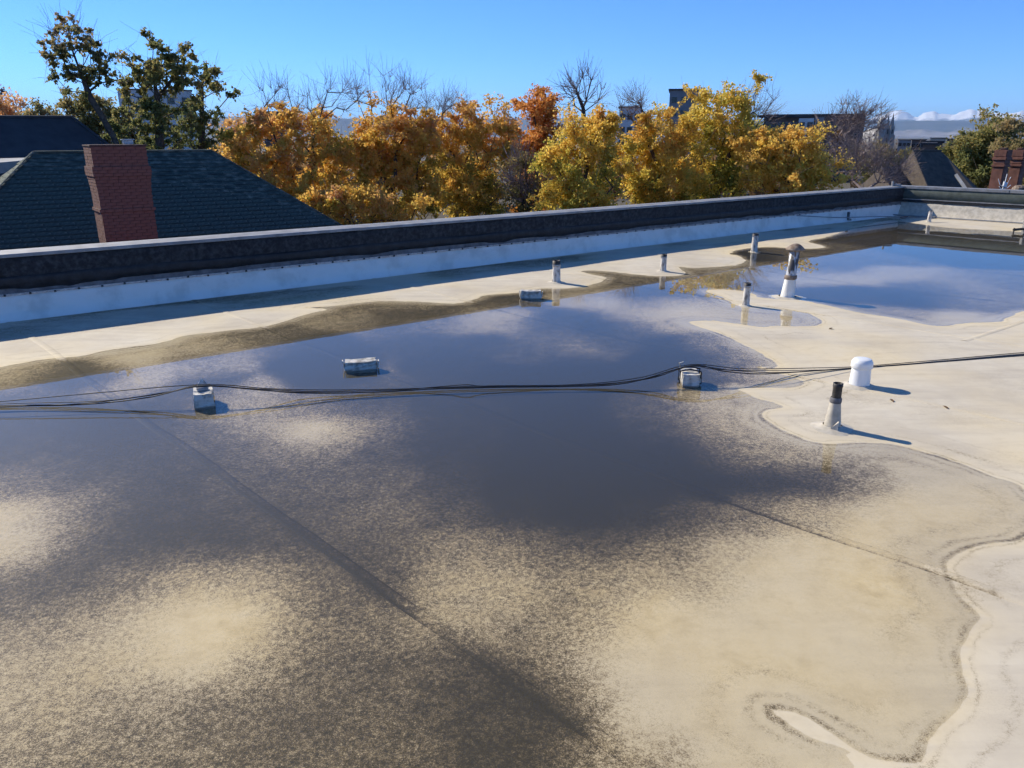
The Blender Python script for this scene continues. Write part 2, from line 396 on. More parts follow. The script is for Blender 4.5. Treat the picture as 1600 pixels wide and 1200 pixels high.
# ------------------------------------------------------------------ mountains
def mountains():
    def mat(name, snow):
        m, nt, bs = node_mat(name)
        g = nt.nodes.new('ShaderNodeNewGeometry'); sx = nt.nodes.new('ShaderNodeSeparateXYZ'); nt.links.new(g.outputs['Position'], sx.inputs[0])
        nz = noise(nt, 0.0009 if snow else 0.0006, 8, 0.65).outputs['Fac']
        if snow:
            h = math_n(nt, 'ADD', sx.outputs['Z'], math_n(nt, 'MULTIPLY', math_n(nt, 'SUBTRACT', nz, 0.5), 620.0))
            f = nt.nodes.new('ShaderNodeMapRange'); f.inputs['From Min'].default_value = 880; f.inputs['From Max'].default_value = 1000
            nt.links.new(h, f.inputs['Value'])
            c = mixc(nt, f.outputs[0], (0.035, 0.045, 0.05), (0.86, 0.87, 0.90))
        else:
            c = ramp(nt, [(0.3, (0.06, 0.065, 0.07)), (0.5, (0.13, 0.12, 0.12)), (0.65, (0.26, 0.24, 0.24))], nz).outputs[0]
        nt.links.new(c, bs.inputs['Base Color']); bs.inputs['Roughness'].default_value = 0.95
        return m
    def elev(px, py):                                   # upward slope of the sight line
        d = ray(px, py); return d[2] / math.hypot(d[0], d[1])
    def az(px): d = ray(px, 190); return math.atan2(d[0], d[1])
    peaks = [(-200, 200), (900, 196), (1200, 192), (1330, 189), (1360, 186), (1372, 179), (1388, 173.5), (1402, 171), (1414, 174), (1426, 180), (1433, 182), (1442, 176), (1456, 173),
             (1470, 177), (1482, 178), (1500, 173), (1520, 169), (1534, 172), (1550, 177), (1562, 175), (1580, 174), (1592, 172), (1606, 177), (1650, 172), (1700, 177), (1800, 171), (2100, 178), (2600, 180)]
    hills = [(-400, 184), (200, 182), (390, 180), (600, 183), (880, 182), (1100, 184), (1300, 188), (1370, 187), (1450, 186), (1530, 187), (1600, 186), (2000, 188), (2600, 190)]
    low = [(-400, 212), (1000, 210), (1370, 207), (1400, 203), (1440, 199), (1480, 204), (1520, 198), (1560, 206), (1620, 200), (2000, 205), (2600, 206)]
    def ridge(name, pts, r0, depth, rough, m, label, seed, nr=34):
        a = np.linspace(az(-300), az(2400), 620)
        pa = np.array([az(p[0]) for p in pts]); pe = np.array([elev(*p) for p in pts])
        order = np.argsort(pa)
        top = np.interp(a, pa[order], pe[order]) * r0
        v = np.linspace(-1, 1, nr)
        A, Vv = np.meshgrid(a, v, indexing='ij')
        R = r0 + Vv * depth
        prof = np.maximum(0, 1 - np.abs(Vv)) ** 1.15
        rid = 0.65 * (1 - np.abs(2 * fbm(A * 130, Vv * 3.5 + 10, 6, seed) - 1)) + 0.35 * (1 - np.abs(2 * fbm(A * 420, Vv * 9 + 3, 4, seed + 40) - 1))
        Z = top[:, None] * prof * (1 + rough * (rid - rid.mean()) * 2)
        Z = Z * (R / r0) - 30 + CAM_H * 0
        V = np.stack([R * np.sin(A), R * np.cos(A), np.maximum(Z, GROUND_Z - 20)], -1).reshape(-1, 3)
        i = np.arange(len(a) - 1)[:, None] * nr + np.arange(nr - 1)[None]
        Fq = np.stack([i, i + nr, i + nr + 1, i + 1], -1).reshape(-1, 4)
        o = mesh_obj(name, V, Fq, m, smooth=True)
        props(o, label, 'mountains', kind='structure')
    FOREST = mottled('foothill forest', (0.03, 0.038, 0.045), (0.06, 0.066, 0.07), 0.0008, 0.95, bmp=0, c3=(0.12, 0.11, 0.11))
    ridge('snowy_mountains', [(x_, y_ - 1.0) for x_, y_ in peaks], 52000, 9000, 0.11, mat('snow and rock', True), 'snow capped mountain range on the far horizon', 3, 44)
    ridge('mountain_foothills', hills, 33000, 5000, 0.04, FOREST, 'blue hazy foothills below the snowy peaks', 5)
    ridge('low_hills', low, 25000, 3000, 0.20, mat('dry hill slopes', False), 'pale low hills at the foot of the mountains', 8)
mountains()

# ------------------------------------------------------------------ the pond: shoreline, depth, sediment
SHORE = [(-700, 660), (-250, 622), (-60, 588), (0, 574), (49, 564), (97, 559), (124, 557), (161, 549), (199, 543), (262, 534), (285, 526), (322, 520), (375, 515), (401, 512), (439, 504), (476, 492),
 (510, 484), (485, 480.5), (517, 478), (560, 474), (597, 471), (650, 472), (710, 474), (740, 469), (762, 461), (811, 457), (849, 451), (875, 451), (912, 448), (935, 442), (948, 434), (927, 429), (906, 424), (930, 423), (961, 425),
 (1000, 430), (1037, 431.5), (1072, 429), (1060, 417), (1086, 419), (1150, 414), (1165, 407), (1152, 399), (1140, 396), (1160, 389), (1200, 386), (1225, 387), (1259, 389), (1291, 386), (1262, 377), (1290, 371), (1330, 358), (1365, 349), (1397, 344.5), (1450, 352), (1500, 357), (1581, 361), (1640, 365), (1800, 372),
 (1900, 400), (1850, 450), (1700, 474), (1600, 486), (1562, 502), (1506, 505), (1469, 510), (1412, 500), (1337, 487), (1262, 471), (1215, 467), (1187, 465), (1176, 459), (1142, 453), (1103, 454), (1124, 463), (1139, 472), (1169, 480), (1210, 484), (1255, 487), (1277, 497), (1285, 505),
 (1262, 510), (1210, 509), (1199, 512), (1180, 510), (1112, 501), (1077, 502), (1082, 508), (1130, 522), (1170, 543), (1200, 559), (1211, 571), (1192, 580), (1232, 588), (1255, 599), (1225, 607), (1157, 604), (1154, 610), (1187, 622), (1229, 636), (1199, 641), (1193, 651), (1210, 667),
 (1244, 682), (1285, 692), (1337, 692), (1400, 695), (1475, 715), (1550, 742), (1600, 764), (1640, 800), (1600, 840), (1540, 852), (1490, 872), (1482, 890), (1500, 925), (1525, 955), (1527, 970), (1500, 1005), (1495, 1030), (1507, 1075), (1495, 1120), (1450, 1160), (1425, 1185), (1375, 1182),
 (1330, 1160), (1290, 1142), (1250, 1117), (1205, 1110), (1230, 1125), (1275, 1155), (1305, 1170), (1320, 1187), (1326, 1215), (1300, 1300), (1000, 1500), (300, 1600), (-700, 1500), (-900, 1000)]
shore_w = np.array([ground_at(x, y)[:2] for x, y in SHORE])
def catmull(P, k=4):
    out = []; n = len(P)
    for i in range(n):
        p0, p1, p2, p3 = P[i - 1], P[i], P[(i + 1) % n], P[(i + 2) % n]
        for j in range(k):
            t = j / k
            out.append(0.5 * (2 * p1 + (p2 - p0) * t + (2 * p0 - 5 * p1 + 4 * p2 - p3) * t * t + (3 * p1 - p0 - 3 * p2 + p3) * t ** 3))
    return np.array(out)
shore_c = catmull(shore_w, 3)
def shore_dist(X, Y):
    """signed distance to the waterline, positive on dry roof"""
    out = np.empty(len(X)); A = shore_c; Bp = np.roll(A, -1, 0); D = Bp - A; L2 = (D ** 2).sum(1) + 1e-12
    for i in range(0, len(X), 20000):
        x = X[i:i + 20000, None]; y = Y[i:i + 20000, None]
        t = np.clip(((x - A[:, 0]) * D[:, 0] + (y - A[:, 1]) * D[:, 1]) / L2, 0, 1)
        d2 = (x - A[:, 0] - t * D[:, 0]) ** 2 + (y - A[:, 1] - t * D[:, 1]) ** 2
        cr = ((A[:, 1] > y) != (Bp[:, 1] > y)) & (x < D[:, 0] * (y - A[:, 1]) / np.where(np.abs(D[:, 1]) < 1e-9, 1e-9, D[:, 1]) + A[:, 0])
        out[i:i + 20000] = np.sqrt(d2.min(1)) * np.where(cr.sum(1) % 2 == 1, -1, 1)
    return out
ROWS = {
 1320: [(-300, .4), (0, .5), (300, .65), (600, .85), (850, .85), (1000, .3), (1200, .1)],
 1140: [(450, .72), (550, .80), (650, .9), (750, .95), (850, .9)],
 1060: [(560, .72), (640, .8), (720, .9), (800, .9), (850, .65)],
 940: [(560, .62), (610, .7)],
 1180: [(0, .45), (150, .5), (300, .6), (450, .65), (600, .75), (750, .85), (850, .85), (900, .5), (960, .25), (1040, .3), (1150, .12), (1300, .1)],
 1100: [(0, .3), (100, .35), (200, .45), (300, .55), (400, .6), (500, .7), (600, .75), (700, .9), (800, .95), (870, .8), (930, .3), (1000, .15), (1100, .12), (1200, .1), (1400, .12)],
 1020: [(0, .35), (100, .3), (200, .2), (300, .15), (400, .35), (500, .6), (600, .65), (700, .7), (800, .65), (850, .45), (900, .2), (1000, .15), (1200, .08), (1400, .1)],
 960: [(0, .55), (100, .5), (200, .2), (300, .02), (400, .1), (480, .5), (600, .5), (660, .35), (720, .3), (800, .4), (880, .5), (950, .3), (1050, .12), (1200, .1), (1400, .14)],
 900: [(0, .75), (100, .8), (200, .6), (300, .35), (400, .35), (500, .6), (600, .75), (700, .35), (800, .3), (900, .45), (1000, .35), (1100, .3), (1200, .12), (1350, .14), (1450, .18)],
 850: [(0, .2), (50, .2), (120, .8), (250, .9), (350, .9), (450, .8), (550, .75), (620, .7), (700, .5), (780, .55), (850, .7), (950, .75), (1050, .6), (1150, .25), (1250, .15), (1400, .15)],
 800: [(0, .1), (60, .25), (120, .75), (250, .85), (400, .8), (480, .75), (600, .65), (700, .75), (800, .9), (900, .95), (1000, .9), (1100, .75), (1180, .5), (1260, .35), (1350, .2), (1450, .15)],
 750: [(0, .6), (100, .8), (250, .85), (400, .75), (500, .7), (600, .7), (700, .85), (800, .95), (1000, .95), (1100, .95), (1200, .9), (1290, .85), (1340, .4), (1450, .2), (1530, .2)],
 700: [(0, .85), (200, .85), (350, .8), (420, .65), (500, .65), (600, .8), (700, .9), (900, .95), (1050, .95), (1130, .7), (1200, .5), (1260, .25), (1350, .12)],
 670: [(0, .9), (200, .9), (320, .75), (400, .4), (480, .0), (540, .25), (600, .7), (700, .9), (900, .95), (1040, .85), (1100, .5), (1150, .25), (1200, .1)],
 630: [(0, .95), (200, .95), (300, .8), (350, .35), (400, .35), (470, .55), (560, .8), (700, .9), (900, .95), (1020, .8), (1080, .4), (1130, .2)],
 590: [(100, .95), (300, .9), (500, .95), (800, .95), (1000, .95), (1110, .9), (1150, .6), (1190, .2)],
 560: [(300, .7), (500, .95), (700, .9), (900, .95), (1050, .95), (1130, .95), (1160, .3)],
 530: [(500, .9), (650, .85), (750, .85), (850, .7), (950, .8), (1050, .9), (1110, .6), (1150, .2)],
 545: [(900, .55), (840, .8)],
 505: [(600, .8), (700, .6), (740, .35), (800, .4), (850, .8), (950, .9), (1000, .7), (1050, .3), (1080, .1)],
 490: [(730, .2), (790, .25), (860, .85), (920, .85), (980, .35), (1030, .15), (1080, .08)],
 472: [(820, .7), (900, .25), (950, .2), (1000, .5), (1050, .25), (1100, .2)],
 458: [(1010, .85), (1060, .75), (1100, .5)], 445: [(1000, .85), (1040, .8), (1090, .4), (1130, .6), (1180, .6)],
 497: [(1230, .15), (1160, .15)],
 432: [(1250, .25), (1300, .25), (1350, .25)], 455: [(1290, .85), (1330, .85)], 465: [(1400, .9), (1440, .85)], 447: [(1450, .7)],
 470: [(1500, .6), (1560, .5)], 488: [(1400, .4)], 500: [(1500, .12)], 400: [(1350, .7), (1550, .95), (1250, .6)], 388: [(1450, .95), (1520, .95)],
 440: [(1600, .6), (1500, .45)], 428: [(1400, .3), (1250, .3)], 415: [(1240, .6), (1300, .7)],
 585: [(0, .2), (60, .45), (110, .95), (160, .8), (250, .2)], 605: [(0, .5), (60, .6), (200, .3)], 545.5: [(250, .12), (330, .4)], 540: [(300, .3)], 562: [(200, .12)],
 528: [(400, .6), (450, .75)], 570: [(300, .3)], 502: [(500, .4), (530, .6), (560, .4)], 486: [(630, .85), (700, .9)], 506: [(640, .7), (590, .7)], 475: [(760, .7), (640, .3)], 468: [(800, .85), (730, .5)],
 460: [(900, .4)], 450: [(960, .35)], 441: [(1000, .4), (1080, .35)], 434: [(1100, .5), (1150, .5)], 420: [(1200, .5), (1130, .3)], 398: [(1190, .95), (1165, .9)], 391: [(1225, .6), (1300, .6)],
 370: [(1350, .8)], 352: [(1400, .95)], 361: [(1450, .85), (1330, .8)], 371: [(1550, .85)],
}
CTRL = np.array([(x, y, d) for y, row in ROWS.items() for x, d in row], float)
CTRL[:, 2] *= np.where(CTRL[:, 1] > 870, 1.0, 0.98)
CTRL[:, 2] = np.where((CTRL[:, 2] < 0.2) & (CTRL[:, 1] > 700), CTRL[:, 2] * 0.45, CTRL[:, 2])
CTRL[:, 2] = np.where(CTRL[:, 1] > 900, np.minimum(CTRL[:, 2], np.where(np.abs(CTRL[:, 0] - 790) < 100, 0.80, 0.66)), CTRL[:, 2])
CTRL_W = np.array([ground_at(x, y)[:2] for x, y, d in CTRL])
def sediment(X, Y):
    """how much dark silt lies on the membrane; spread of each sample grows with its distance"""
    r = np.hypot(CTRL_W[:, 0], CTRL_W[:, 1]); az = np.arctan2(CTRL_W[:, 0], CTRL_W[:, 1]); lr = np.log(r)
    # spacing of the samples: about 0.055 in log range and 0.045 rad across
    sr = np.where(CTRL[:, 1] > 880, 0.065, np.where(CTRL[:, 1] > 620, 0.055, 0.04)); sa = np.where(CTRL[:, 1] > 870, 0.055, np.where(CTRL[:, 1] > 620, 0.042, 0.030))
    PR = np.log(np.hypot(X, Y) + 1e-3); PA = np.arctan2(X, Y); out = np.empty(len(X))
    for i in range(0, len(X), 20000):
        w = np.exp(-((PR[i:i + 20000, None] - lr) / sr) ** 2 - ((PA[i:i + 20000, None] - az) / sa) ** 2)
        sw = w.sum(1); out[i:i + 20000] = ((w * CTRL[:, 2]).sum(1) + 0.0004 * 0.4) / (sw + 0.0004)
    return out
SEAMS = [(-2.5, 0), (0.1, 0), (2.6, 0), (5.8, 0), (8.95, 0), (12.1, 0), (15.2, 0), (18.3, 0), (21.4, 0)]
DIRT = [(1345, 622, 0.40, 0.13), (1230, 596, 0.32, 0.12), (1300, 655, 0.34, 0.10), (1480, 655, 0.6, 0.07), (1570, 600, 0.7, 0.07), (1440, 545, 0.7, 0.06), (1560, 720, 0.5, 0.08), (1565, 900, 0.35, 0.09), (1560, 1100, 0.3, 0.06), (1480, 920, 0.25, 0.2), (1250, 530, 0.5, 0.07), (1085, 419, 0.6, 0.10), (840, 452, 0.5, 0.10), (570, 470, 0.6, 0.12)]
def deck_fields(X, Y):
    wx = (fbm(X * 1.3, Y * 1.3, 3, 21) - 0.5) * 0.9; wy = (fbm(X * 1.3, Y * 1.3, 3, 31) - 0.5) * 0.9
    sd = shore_dist(X, Y)
    near = np.clip(np.hypot(X, Y) / 14, 0.15, 1.0)
    sdn = sd + (fbm(X * 4, Y * 4, 3, 3) - 0.5) * 0.10
    k = 0.35 * np.clip(np.hypot(X, Y) / 9, 0.4, 1.2)
    sed = sediment(X + wx * k, Y + wy * k)
    s, t = to_st(np.stack([X, Y, X * 0], -1))
    h = np.where(sdn > 0, np.minimum(0.022, sdn * 0.022), np.maximum(-0.035, sdn * 0.03))
    h = h + np.where(sdn > 0.3, 0.004 * (fbm(X * 0.8, Y * 0.8, 3, 9) - 0.5), 0)
    inside = np.clip(-sdn / 0.18, 0, 1)
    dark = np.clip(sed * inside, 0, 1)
    for s0_, a_ in ((0.1, 0.13), (2.6, 0.08)):           # silt caught against the laps
        off_ = s - s0_ - SKEW * t + 0.02
        dark = np.clip(dark + a_ * np.exp(-(off_ / 0.055) ** 2) * np.clip(fbm(t * 1.1, t * 0 + s0_, 3, 51) * 2.2 - 0.4, 0, 1) * np.clip((t - 6.5) / 1.5, 0, 1) * (sdn < 0.1), 0, 1)
    for (px_, py_, r_, a_) in DIRT:
        g_ = ground_at(px_, py_); q_ = ((X - g_[0]) ** 2 + (Y - g_[1]) ** 2) / r_ ** 2
        dark = np.clip(dark + a_ * np.clip(1.4 - q_ - 1.2 * (fbm(X * 2.2, Y * 2.2, 3, 77) - 0.3), 0, 1) * (sdn > 0), 0, 1)
    blot = fbm(X * 0.7 + 3, Y * 0.7, 4, 14)
    stain = np.where(sdn < 0, 0.35 + 0.6 * np.clip(-sdn / 0.3, 0, 1), 0.6 * np.exp(-np.maximum(sdn, 0) / 0.10) + np.clip((blot - 0.5) * 2.2, 0, 0.55))
    stain = np.where((sdn < 0), stain * np.clip(0.75 + (blot - 0.5) * 2.0, 0.3, 1.0), stain)
    parapet_strip = np.clip(1.3 - t / 1.3, 0, 1)  # blotchy darkening that fades out away from the long parapet
    dark = np.clip(dark + parapet_strip * np.clip((fbm(s * 0.5, t * 1.4, 4, 44) - 0.42) * 1.6, 0, 0.45), 0, 1)
    return h, dark, stain, sdn
T_END, S_BEG, S_CORN = 19.0, -13.0, 25.7
STEP = 0.05
ns_, ntt_ = int((S_CORN - S_BEG) / STEP), int(T_END / STEP)
s_g = np.linspace(S_BEG, S_CORN, ns_); t_g = np.linspace(0.0, T_END, ntt_)
SS, TT = np.meshgrid(s_g, t_g, indexing='ij')
SSk = SS + SKEW * TT * np.clip((SS - S_BEG) / (S_CORN - S_BEG), 0, 1)
XY = B0[:2] + SSk[..., None] * U[:2] - TT[..., None] * N[:2]
gx, gy = XY[..., 0].ravel(), XY[..., 1].ravel()
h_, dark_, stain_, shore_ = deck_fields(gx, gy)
i_ = np.arange(ns_ - 1)[:, None] * ntt_ + np.arange(ntt_ - 1)[None]
Fq_ = np.stack([i_, i_ + 1, i_ + ntt_ + 1, i_ + ntt_], -1).reshape(-1, 4)
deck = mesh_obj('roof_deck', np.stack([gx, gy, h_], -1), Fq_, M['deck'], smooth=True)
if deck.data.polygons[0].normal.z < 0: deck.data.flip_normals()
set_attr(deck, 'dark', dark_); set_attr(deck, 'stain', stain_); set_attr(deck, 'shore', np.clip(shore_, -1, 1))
props(deck, 'flat pale membrane roof with stains and silt', 'roof', kind='structure')
del SS, TT, SSk, XY
def deck_z(x, y):
    return float(deck_fields(np.array([x]), np.array([y]))[0][0])
# lapped seams of the membrane, each a low welded strip
for s0, tc in SEAMS + [(9.7, 8.8), (15.0, 5.6)]:
    tt = np.arange(0.12, T_END - 0.2, 0.05) if not tc else np.arange(0.0, 3.1, 0.05); off = np.array([-0.045, -0.030, 0.0, 0.035, 0.06]); lift = np.array([-0.003, 0.0045, 0.005, 0.005, -0.003]); dd = np.array([0.55, 0.25, 0.02, 0.05, 0.40])
    wav = (fbm(tt * 0.9, tt * 0 + s0, 3, 4) - 0.5) * 0.06
    Sg = s0 + SKEW * tt[:, None] + wav[:, None] + off[None]; Tg = np.repeat(tt[:, None], 5, 1)
    if tc: Sg, Tg = s0 + Tg, tc + wav[:, None] * 0.5 + np.repeat(off[None], len(tt), 0)
    P = B0 + Sg[..., None] * U - Tg[..., None] * N
    hh, da, st, so = deck_fields(P[..., 0].ravel(), P[..., 1].ravel())
    P[..., 2] = hh.reshape(P.shape[:2]) + lift * np.where(hh.reshape(P.shape[:2]) < -0.004, 0.6, 1.0)
    n_ = len(tt); i_ = np.arange(n_ - 1)[:, None] * 5 + np.arange(4)[None]
    Fs = np.stack([i_, i_ + 1, i_ + 6, i_ + 5], -1).reshape(-1, 4)
    o = mesh_obj('seam_strip', P.reshape(-1, 3), Fs, M['deck'], deck, smooth=True)
    if o.data.polygons[0].normal.z < 0: o.data.flip_normals()
    wear = np.clip(fbm(tt * 1.3, tt * 0 + s0 * 7, 3, 8) * 2 - 0.45, 0.36 if s0 in (0.1, 2.6) else 0.14, 1)[:, None] * dd[None]
    set_attr(o, 'dark', np.clip(da + wear.ravel() * (0.25 + 0.75 * (hh < 0.004) + (0.6 if tc else 0)), 0, 1)); set_attr(o, 'stain', np.clip(st + 0.1, 0, 1)); set_attr(o, 'shore', np.clip(so, -1, 1))
# the ponded water: one level sheet, the roof rises through it
Wc = [place(S_BEG, 0.3), place(S_CORN - 0.3, 0.3), place(S_CORN + SKEW * T_END - 0.4, T_END), place(S_BEG, T_END)]
props(mesh_obj('water', Wc, [(0, 3, 2, 1)], M['water']), 'shallow rainwater ponding on the roof', 'water', kind='structure')
if bpy.data.objects['water'].data.polygons[0].normal.z < 0: bpy.data.objects['water'].data.flip_normals()

# our own building under the roof
mb = MB()
c_ = (place(S_BEG, -0.36) + place(S_CORN + 0.4, -0.36) + place(S_CORN + SKEW * T_END, T_END) + place(S_BEG, T_END)) / 4
pp = [place(S_BEG, 0.0), place(S_CORN + 0.02, 0.0), place(S_CORN + SKEW * T_END, T_END), place(S_BEG, T_END)]
V_ = [p + np.array([0, 0, -0.08]) for p in pp] + [p + np.array([0, 0, GROUND_Z]) for p in pp]
mb.add(V_, [(0, 1, 2, 3), (0, 4, 5, 1), (1, 5, 6, 2), (2, 6, 7, 3), (3, 7, 4, 0)])
props(mb.build('building_block', M['brick']), 'brick building carrying the flat roof', 'building', kind='structure')

# ------------------------------------------------------------------ parapets
def strip_wall(name, parent, mat, O, along, inward, length, prof, nseg, wob=0.0, seed=0, edge=0.0, smooth=True, freq=1.0):
    """sweep a profile [(inward offset, z)] along a line, with uneven surface"""
    L = np.linspace(0, length, nseg); npf = len(prof); V = []
    for j, l in enumerate(L):
        for k, (a, z) in enumerate(prof):
            w = (fbm(np.array([l * 1.7 * freq + k * 0.7]), np.array([z * 5.0 + seed]), 3, seed)[0] - 0.5) * wob
            e = (fbm(np.array([l * 2.3 * freq]), np.array([seed + k * 3.1]), 4, seed + 9)[0] - 0.5) * edge if edge and k in (0, npf - 1) else 0
            V.append(O + along * l + inward * (a + w) + np.array([0, 0, z + e]))
    Fc = [(j * npf + k, (j + 1) * npf + k, (j + 1) * npf + k + 1, j * npf + k + 1) for j in range(nseg - 1) for k in range(npf - 1)]
    Fc += [tuple(range(npf)), tuple(reversed([(nseg - 1) * npf + k for k in range(npf)]))] if False else []
    return mesh_obj(name, V, Fc, mat, parent, smooth)
IN = -N
A0 = place(S_BEG, 0); LEN_A = S_CORN - S_BEG + 0.4
pa = empty('parapet_wall', A0, 'long low parapet with white flashing, black bitumen band and grey metal coping', 'parapet')
MB().box(A0 + U * (LEN_A / 2) - IN * 0.19 + np.array([0, 0, -0.02]), (LEN_A, 0.34, 1.80), ax=U).build('wall_core', M['brick'], pa)
strip_wall('base_flashing', pa, M['white_membrane'], A0, U, IN, LEN_A, [(0.16, 0.016), (0.11, 0.024), (0.055, 0.07), (0.035, 0.16), (0.03, 0.30), (0.026, 0.395), (0.0, 0.40)], 420, 0.012, 2)
strip_wall('primer_strip', pa, M['primer'], A0, U, IN, LEN_A, [(0.005, 0.385), (0.014, 0.40), (0.018, 0.47), (0.016, 0.56)], 420, 0.01, 5)
strip_wall('tar_or_shadow_strip', pa, M['tar'], A0, U, IN, LEN_A, [(0.012, 0.46), (0.036, 0.48), (0.050, 0.54), (0.052, 0.60), (0.044, 0.64), (0.01, 0.66)], 700, 0.022, 7, edge=0.15, freq=0.6)
strip_wall('bitumen_band', pa, M['bitumen'], A0, U, IN, LEN_A, [(0.010, 0.585), (0.030, 0.60), (0.036, 0.66), (0.040, 0.80), (0.036, 0.885), (0.0, 0.915)], 620, 0.03, 8, edge=0.05, freq=1.5)
# termination bar with its screws
MB().box(A0 + U * (LEN_A / 2) + IN * 0.036 + np.array([0, 0, 0.385]), (LEN_A, 0.006, 0.026), ax=U).build('termination_bar', M['steel'], pa)
mb = MB()
for l in np.arange(0.1, LEN_A, 0.31):
    mb.lathe(A0 + U * l + IN * 0.034 + np.array([0, 0, 0.385]), [(0.001, 0), (0.001, 0.001)], 3)
    c = A0 + U * l + IN * 0.046 + np.array([0, 0, 0.384 + 0.006 * random.uniform(-1, 1)])
    mb.box(c, (0.028, 0.016, 0.028), ax=U)
props(mb.build('screw_heads', M['bitumen'], pa), kind='stuff')
# coping sections with lapped joints
joints = [0.0, 6.6, 11.7, S_BEG * -1 + 5.7, 12.9 + 10.1, 28.0, 33.0, LEN_A + 0.02]
joints = sorted(set(round(j, 2) for j in joints))
for a, b in zip(joints[:-1], joints[1:]):
    jit = random.uniform(-0.006, 0.006)
    mb = MB(); o = A0 + IN * 0.0
    prof = [(0.062, 0.908), (0.066, 0.911), (0.066, 0.948 + jit), (0.056, 0.958 + jit), (-0.18, 0.972 + jit), (-0.405, 0.966 + jit), (-0.415, 0.955), (-0.415, 0.86)]
    L = [a + 0.004, b - 0.004]; V = []
    for l in L:
        for (i, z) in prof: V.append(o + U * l + IN * i + np.array([0, 0, z]))
    k = len(prof); Fc = [(j, k + j, k + j + 1, j + 1) for j in range(k - 1)] + [tuple(range(k)), tuple(reversed(range(k, 2 * k)))]
    mb.add(V, Fc)
    cs = mb.build('coping_section', M['coping'], pa)
    sc = MB()
    for l in np.arange(a + 0.5, b - 0.2, 1.0): sc.box(o + U * l + IN * 0.069 + np.array([0, 0, 0.928 + jit]), (0.016, 0.008, 0.016), ax=U)
    props(sc.build('screw_heads', M['steel'], cs), kind='stuff')
    if b < LEN_A:
        MB().box(o + U * b + IN * 0.070 + np.array([0, 0, 0.93]), (0.12, 0.006, 0.05), ax=U).build('joint_cover', M['coping'], cs)

# far parapet across the end of the roof
BD = (-N) + U * SKEW; BD = BD / np.linalg.norm(BD)          # runs inwards from the corner
BIN = np.array([-BD[1], BD[0], 0]);
if BIN @ U > 0: BIN = -BIN
Bc = place(S_CORN, 0); LEN_B = T_END + 0.5
pb = empty('parapet_wall', Bc, 'end parapet with sunlit wrinkled white flashing and green grey cap sheet', 'parapet')
MB().box(Bc + BD * (LEN_B / 2 - 0.15) - BIN * 0.19 + np.array([0, 0, -0.02]), (LEN_B, 0.34, 1.80), ax=BD).build('wall_core', M['brick'], pb)
o = strip_wall('base_flashing', pb, M['boot'], Bc, BD, BIN, LEN_B, [(0.40, 0.016), (0.28, 0.05), (0.20, 0.12), (0.13, 0.22), (0.08, 0.33), (0.05, 0.43), (0.0, 0.46)], 260, 0.09, 12, freq=1.2)
MB().box(Bc + BD * (LEN_B / 2) + BIN * 0.03 + np.array([0, 0, 0.50]), (LEN_B, 0.07, 0.07), ax=BD).build('tar_or_shadow_strip', M['tar'], pb)  # black strip paints in the shadow line under the cap sheet
strip_wall('cap_sheet', pb, M['green_panel'], Bc, BD, BIN, LEN_B, [(0.0, 0.52), (0.055, 0.53), (0.06, 0.70), (0.06, 0.87), (0.0, 0.885)], 200, 0.006, 15)
MB().box(Bc + BD * (LEN_B / 2) + BIN * 0.066 + np.array([0, 0, 0.555]), (LEN_B, 0.012, 0.03), ax=BD).build('drip_edge', M['coping'], pb)
jb = [-0.3, 3.1, 6.2, 9.3, 12.4, 15.5, LEN_B]
for a, b in zip(jb[:-1], jb[1:]):
    MB().bevel_box(Bc + BD * ((a + b) / 2) - BIN * 0.17 + np.array([0, 0, 0.925]), (b - a - 0.008, 0.49, 0.085), 0.012, ax=BD).build('coping_section', M['coping'], pb)
# little sheet-metal post where the copings meet
q = at_out(1394, 291, 0.2)
cp = empty('corner_flashing_post', q, 'small pale upright metal tab where the two copings meet', 'flashing')
MB().bevel_box((q[0], q[1], 1.04), (0.07, 0.05, 0.18), 0.01, ax=U).build('upright_tab', M['pipe_white'], cp)
MB().bevel_box((q[0] + 0.16, q[1] + 0.02, 1.00), (0.24, 0.2, 0.06), 0.012, ax=U).build('folded_cap', M['coping'], cp)

